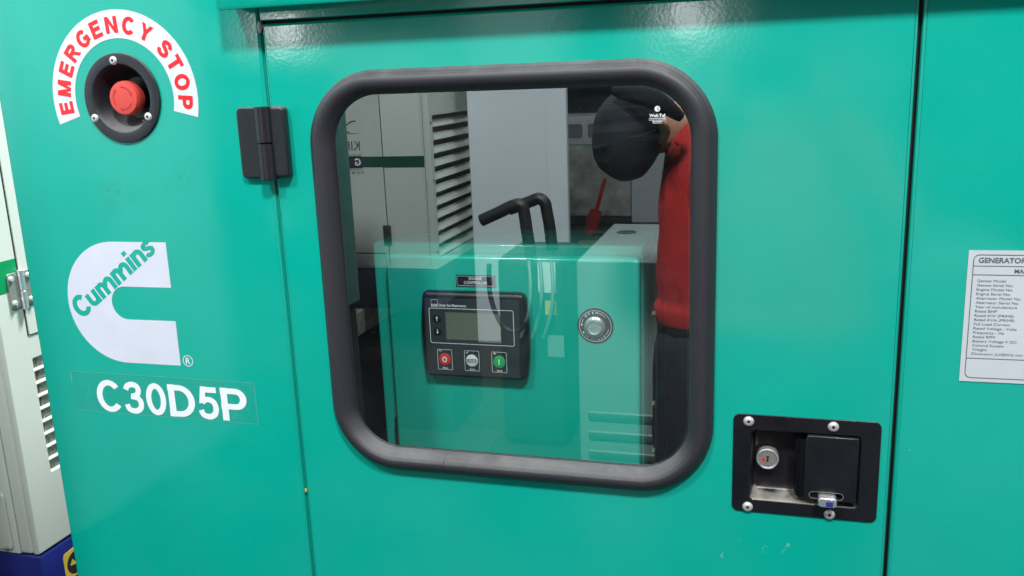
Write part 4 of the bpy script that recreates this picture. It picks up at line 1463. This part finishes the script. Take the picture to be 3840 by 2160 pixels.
def person():
    Pn = thing('person', (0, -1.06, 0), 'person in a red pullover and dark jeans bending to one side to take the picture', 'person')
    y = -1.06
    # body: legs, trunk, neck, head, arms as one continuous surface
    V = [(0, y, .93), (0, y, 1.12), (-.01, y, 1.30), (-.08, y, 1.385), (-.17, y - .01, 1.395),      # 0-4 pelvis .. neck
         (-.245, y + .02, 1.385), (-.298, y + .05, 1.375),                                            # 5-6 head
         (-.11, y, .88), (-.12, y + .01, .50), (-.12, y - .02, .09), (-.12, y + .12, .05),            # left leg
         (.11, y, .88), (.12, y + .01, .50), (.12, y - .02, .09), (.12, y + .12, .05),                # right leg
         (-.15, y, 1.32), (-.12, y + .02, 1.18), (-.09, y + .10, 1.38),                               # arm near head side
         (.17, y, 1.34), (.26, y + .04, 1.18), (.12, y + .10, 1.42)]
    E_ = [(0, 1), (1, 2), (2, 3), (3, 4), (4, 5), (5, 6), (0, 7), (7, 8), (8, 9), (9, 10), (0, 11), (11, 12), (12, 13), (13, 14), (2, 15), (15, 16), (16, 17), (2, 18), (18, 19), (19, 20)]
    R = [(.13, .09), (.13, .09), (.14, .09), .065, .052, .062, .058, .085, .058, .042, .035, .085, .058, .042, .035, .058, .046, .028, .058, .046, .028]
    skin_chain('body', V, E_, R, 'skin', Pn)
    link('pullover', loft([(0, y, .955, .200, .105), (0, y, .965, .226, .122), (0, y, 1.00, .234, .126), (0, y, 1.025, .224, .120), (0, y, 1.08, .228, .122), (0, y, 1.16, .226, .122), (-.005, y, 1.24, .219, .118), (-.01, y, 1.31, .205, .110), (-.02, y, 1.37, .18, .095), (-.04, y, 1.41, .12, .075)], fold=.05), 'red_cloth', Pn)
    for sx, ex, hx in ((-.14, -.125, -.095), (.16, .265, .125)):
        link('sleeve', sweep(catmull([(sx, y, 1.345), (ex, y + .03, 1.17), ((ex + hx) / 2, y + .08, 1.27), (hx, y + .10, 1.385)], 7), [.062 - .0011 * k for k in range(22)], 16), 'red_cloth', Pn)
    link('trousers', loft([(0, y, .52, .225, .095), (0, y, .70, .235, .11), (0, y, .88, .235, .13), (0, y, .97, .222, .118), (0, y, .99, .215, .112)], fold=.03), 'denim', Pn)
    for x in (-.115, .115):
        link('trouser_leg', sweep([(x, y, .60), (x * 1.05, y, .45), (x * 1.05, y, .25), (x * 1.05, y, .08)], [.105, .09, .082, .085], 18), 'denim', Pn)
        link('shoe', box(x * 1.05 - .05, x * 1.05 + .05, y - .08, y + .17, 0, .085, .03), 'black_rubber', Pn)
    link('belt', loft([(0, y, .955, .229, .124), (0, y, .990, .229, .124)]), 'black_rubber', Pn)
    # cap over the bowed head
    bm = bmesh.new()
    bmesh.ops.create_icosphere(bm, subdivisions=4, radius=1)
    for v in bm.verts:
        k = 1 + .10 * noise.noise(v.co * 1.6) + .02 * noise.noise(v.co * 6)
        v.co = Vector((v.co.x * .074 * k, v.co.y * .092 * k, v.co.z * .100 * k))
    bmesh.ops.rotate(bm, verts=bm.verts, matrix=Matrix.Rotation(math.radians(8), 3, 'Y'))
    bmesh.ops.translate(bm, verts=bm.verts, vec=(-.279, y + .06, 1.380))
    me = bpy.data.meshes.new('m')
    bm.to_mesh(me)
    bm.free()
    cap = link('cap', smooth_auto(me, 90), 'cap', Pn)
    link('cap_band', sweep([(-.279 + .0745 * math.cos(t_) , y + .06 + .0925 * math.sin(t_), 1.372 + .020 * math.cos(t_)) for t_ in [2 * PI * k / 40 for k in range(40)]], .0035, 6, closed=True), 'cap', Pn)
    link('cap_peak', sweep(catmull([(-.30, y + .13, 1.47), (-.22, y + .17, 1.455), (-.165, y + .14, 1.415)], 6), [.008, .012, .016, .018, .02, .021, .022, .02, .018, .016, .014, .012, .01], 10), 'cap', Pn)
    # face: ear, eyes, nose and mouth on the side below the cap
    fx = Vector((-.255, y + .045, 1.385))
    link('ear', sweep(catmull([fx + Vector((.045, .055, .02)), fx + Vector((.055, .060, .0)), fx + Vector((.045, .055, -.022))], 5), [.006, .009, .011, .012, .012, .012, .011, .010, .009, .008, .006], 10), 'skin', Pn)
    # hands on the phone, five fingers each
    for s, hx in ((-1, -.085), (1, .095)):
        pz = 1.44
        py = y + .118
        V = [(hx, y + .085, pz - .055), (hx, py, pz - .015), (hx - s * .004, py + .006, pz + .015)]
        E2 = [(0, 1), (1, 2)]
        Rr = [.022, (.034, .016), (.036, .014)]
        for k in range(4):
            bx = hx + s * (.026 - .017 * k)
            L = (.062, .074, .070, .052)[k]
            i = len(V)
            V += [(bx, py + .010, pz + .030), (bx - s * L * .35, py + .020, pz + .035 + .004 * k + .018), (bx - s * L * .75, py + .014, pz + .030 + .006 * k + .02)]
            E2 += [(2, i), (i, i + 1), (i + 1, i + 2)]
            Rr += [.0095, .0085, .0075]
        i = len(V)
        V += [(hx - s * .030, py + .004, pz - .005), (hx - s * .050, py + .006, pz + .018)]
        E2 += [(1, i), (i, i + 1)]
        Rr += [.011, .009]
        skin_chain('hand', V, E2, Rr, 'skin', Pn)
    ph = link('smartphone', box(-.070, .080, -.918, -.910, 1.462, 1.535, .003), 'black_gloss')
    ph['label'] = 'black smartphone held up sideways in both hands'
    ph['category'] = 'phone'
person()
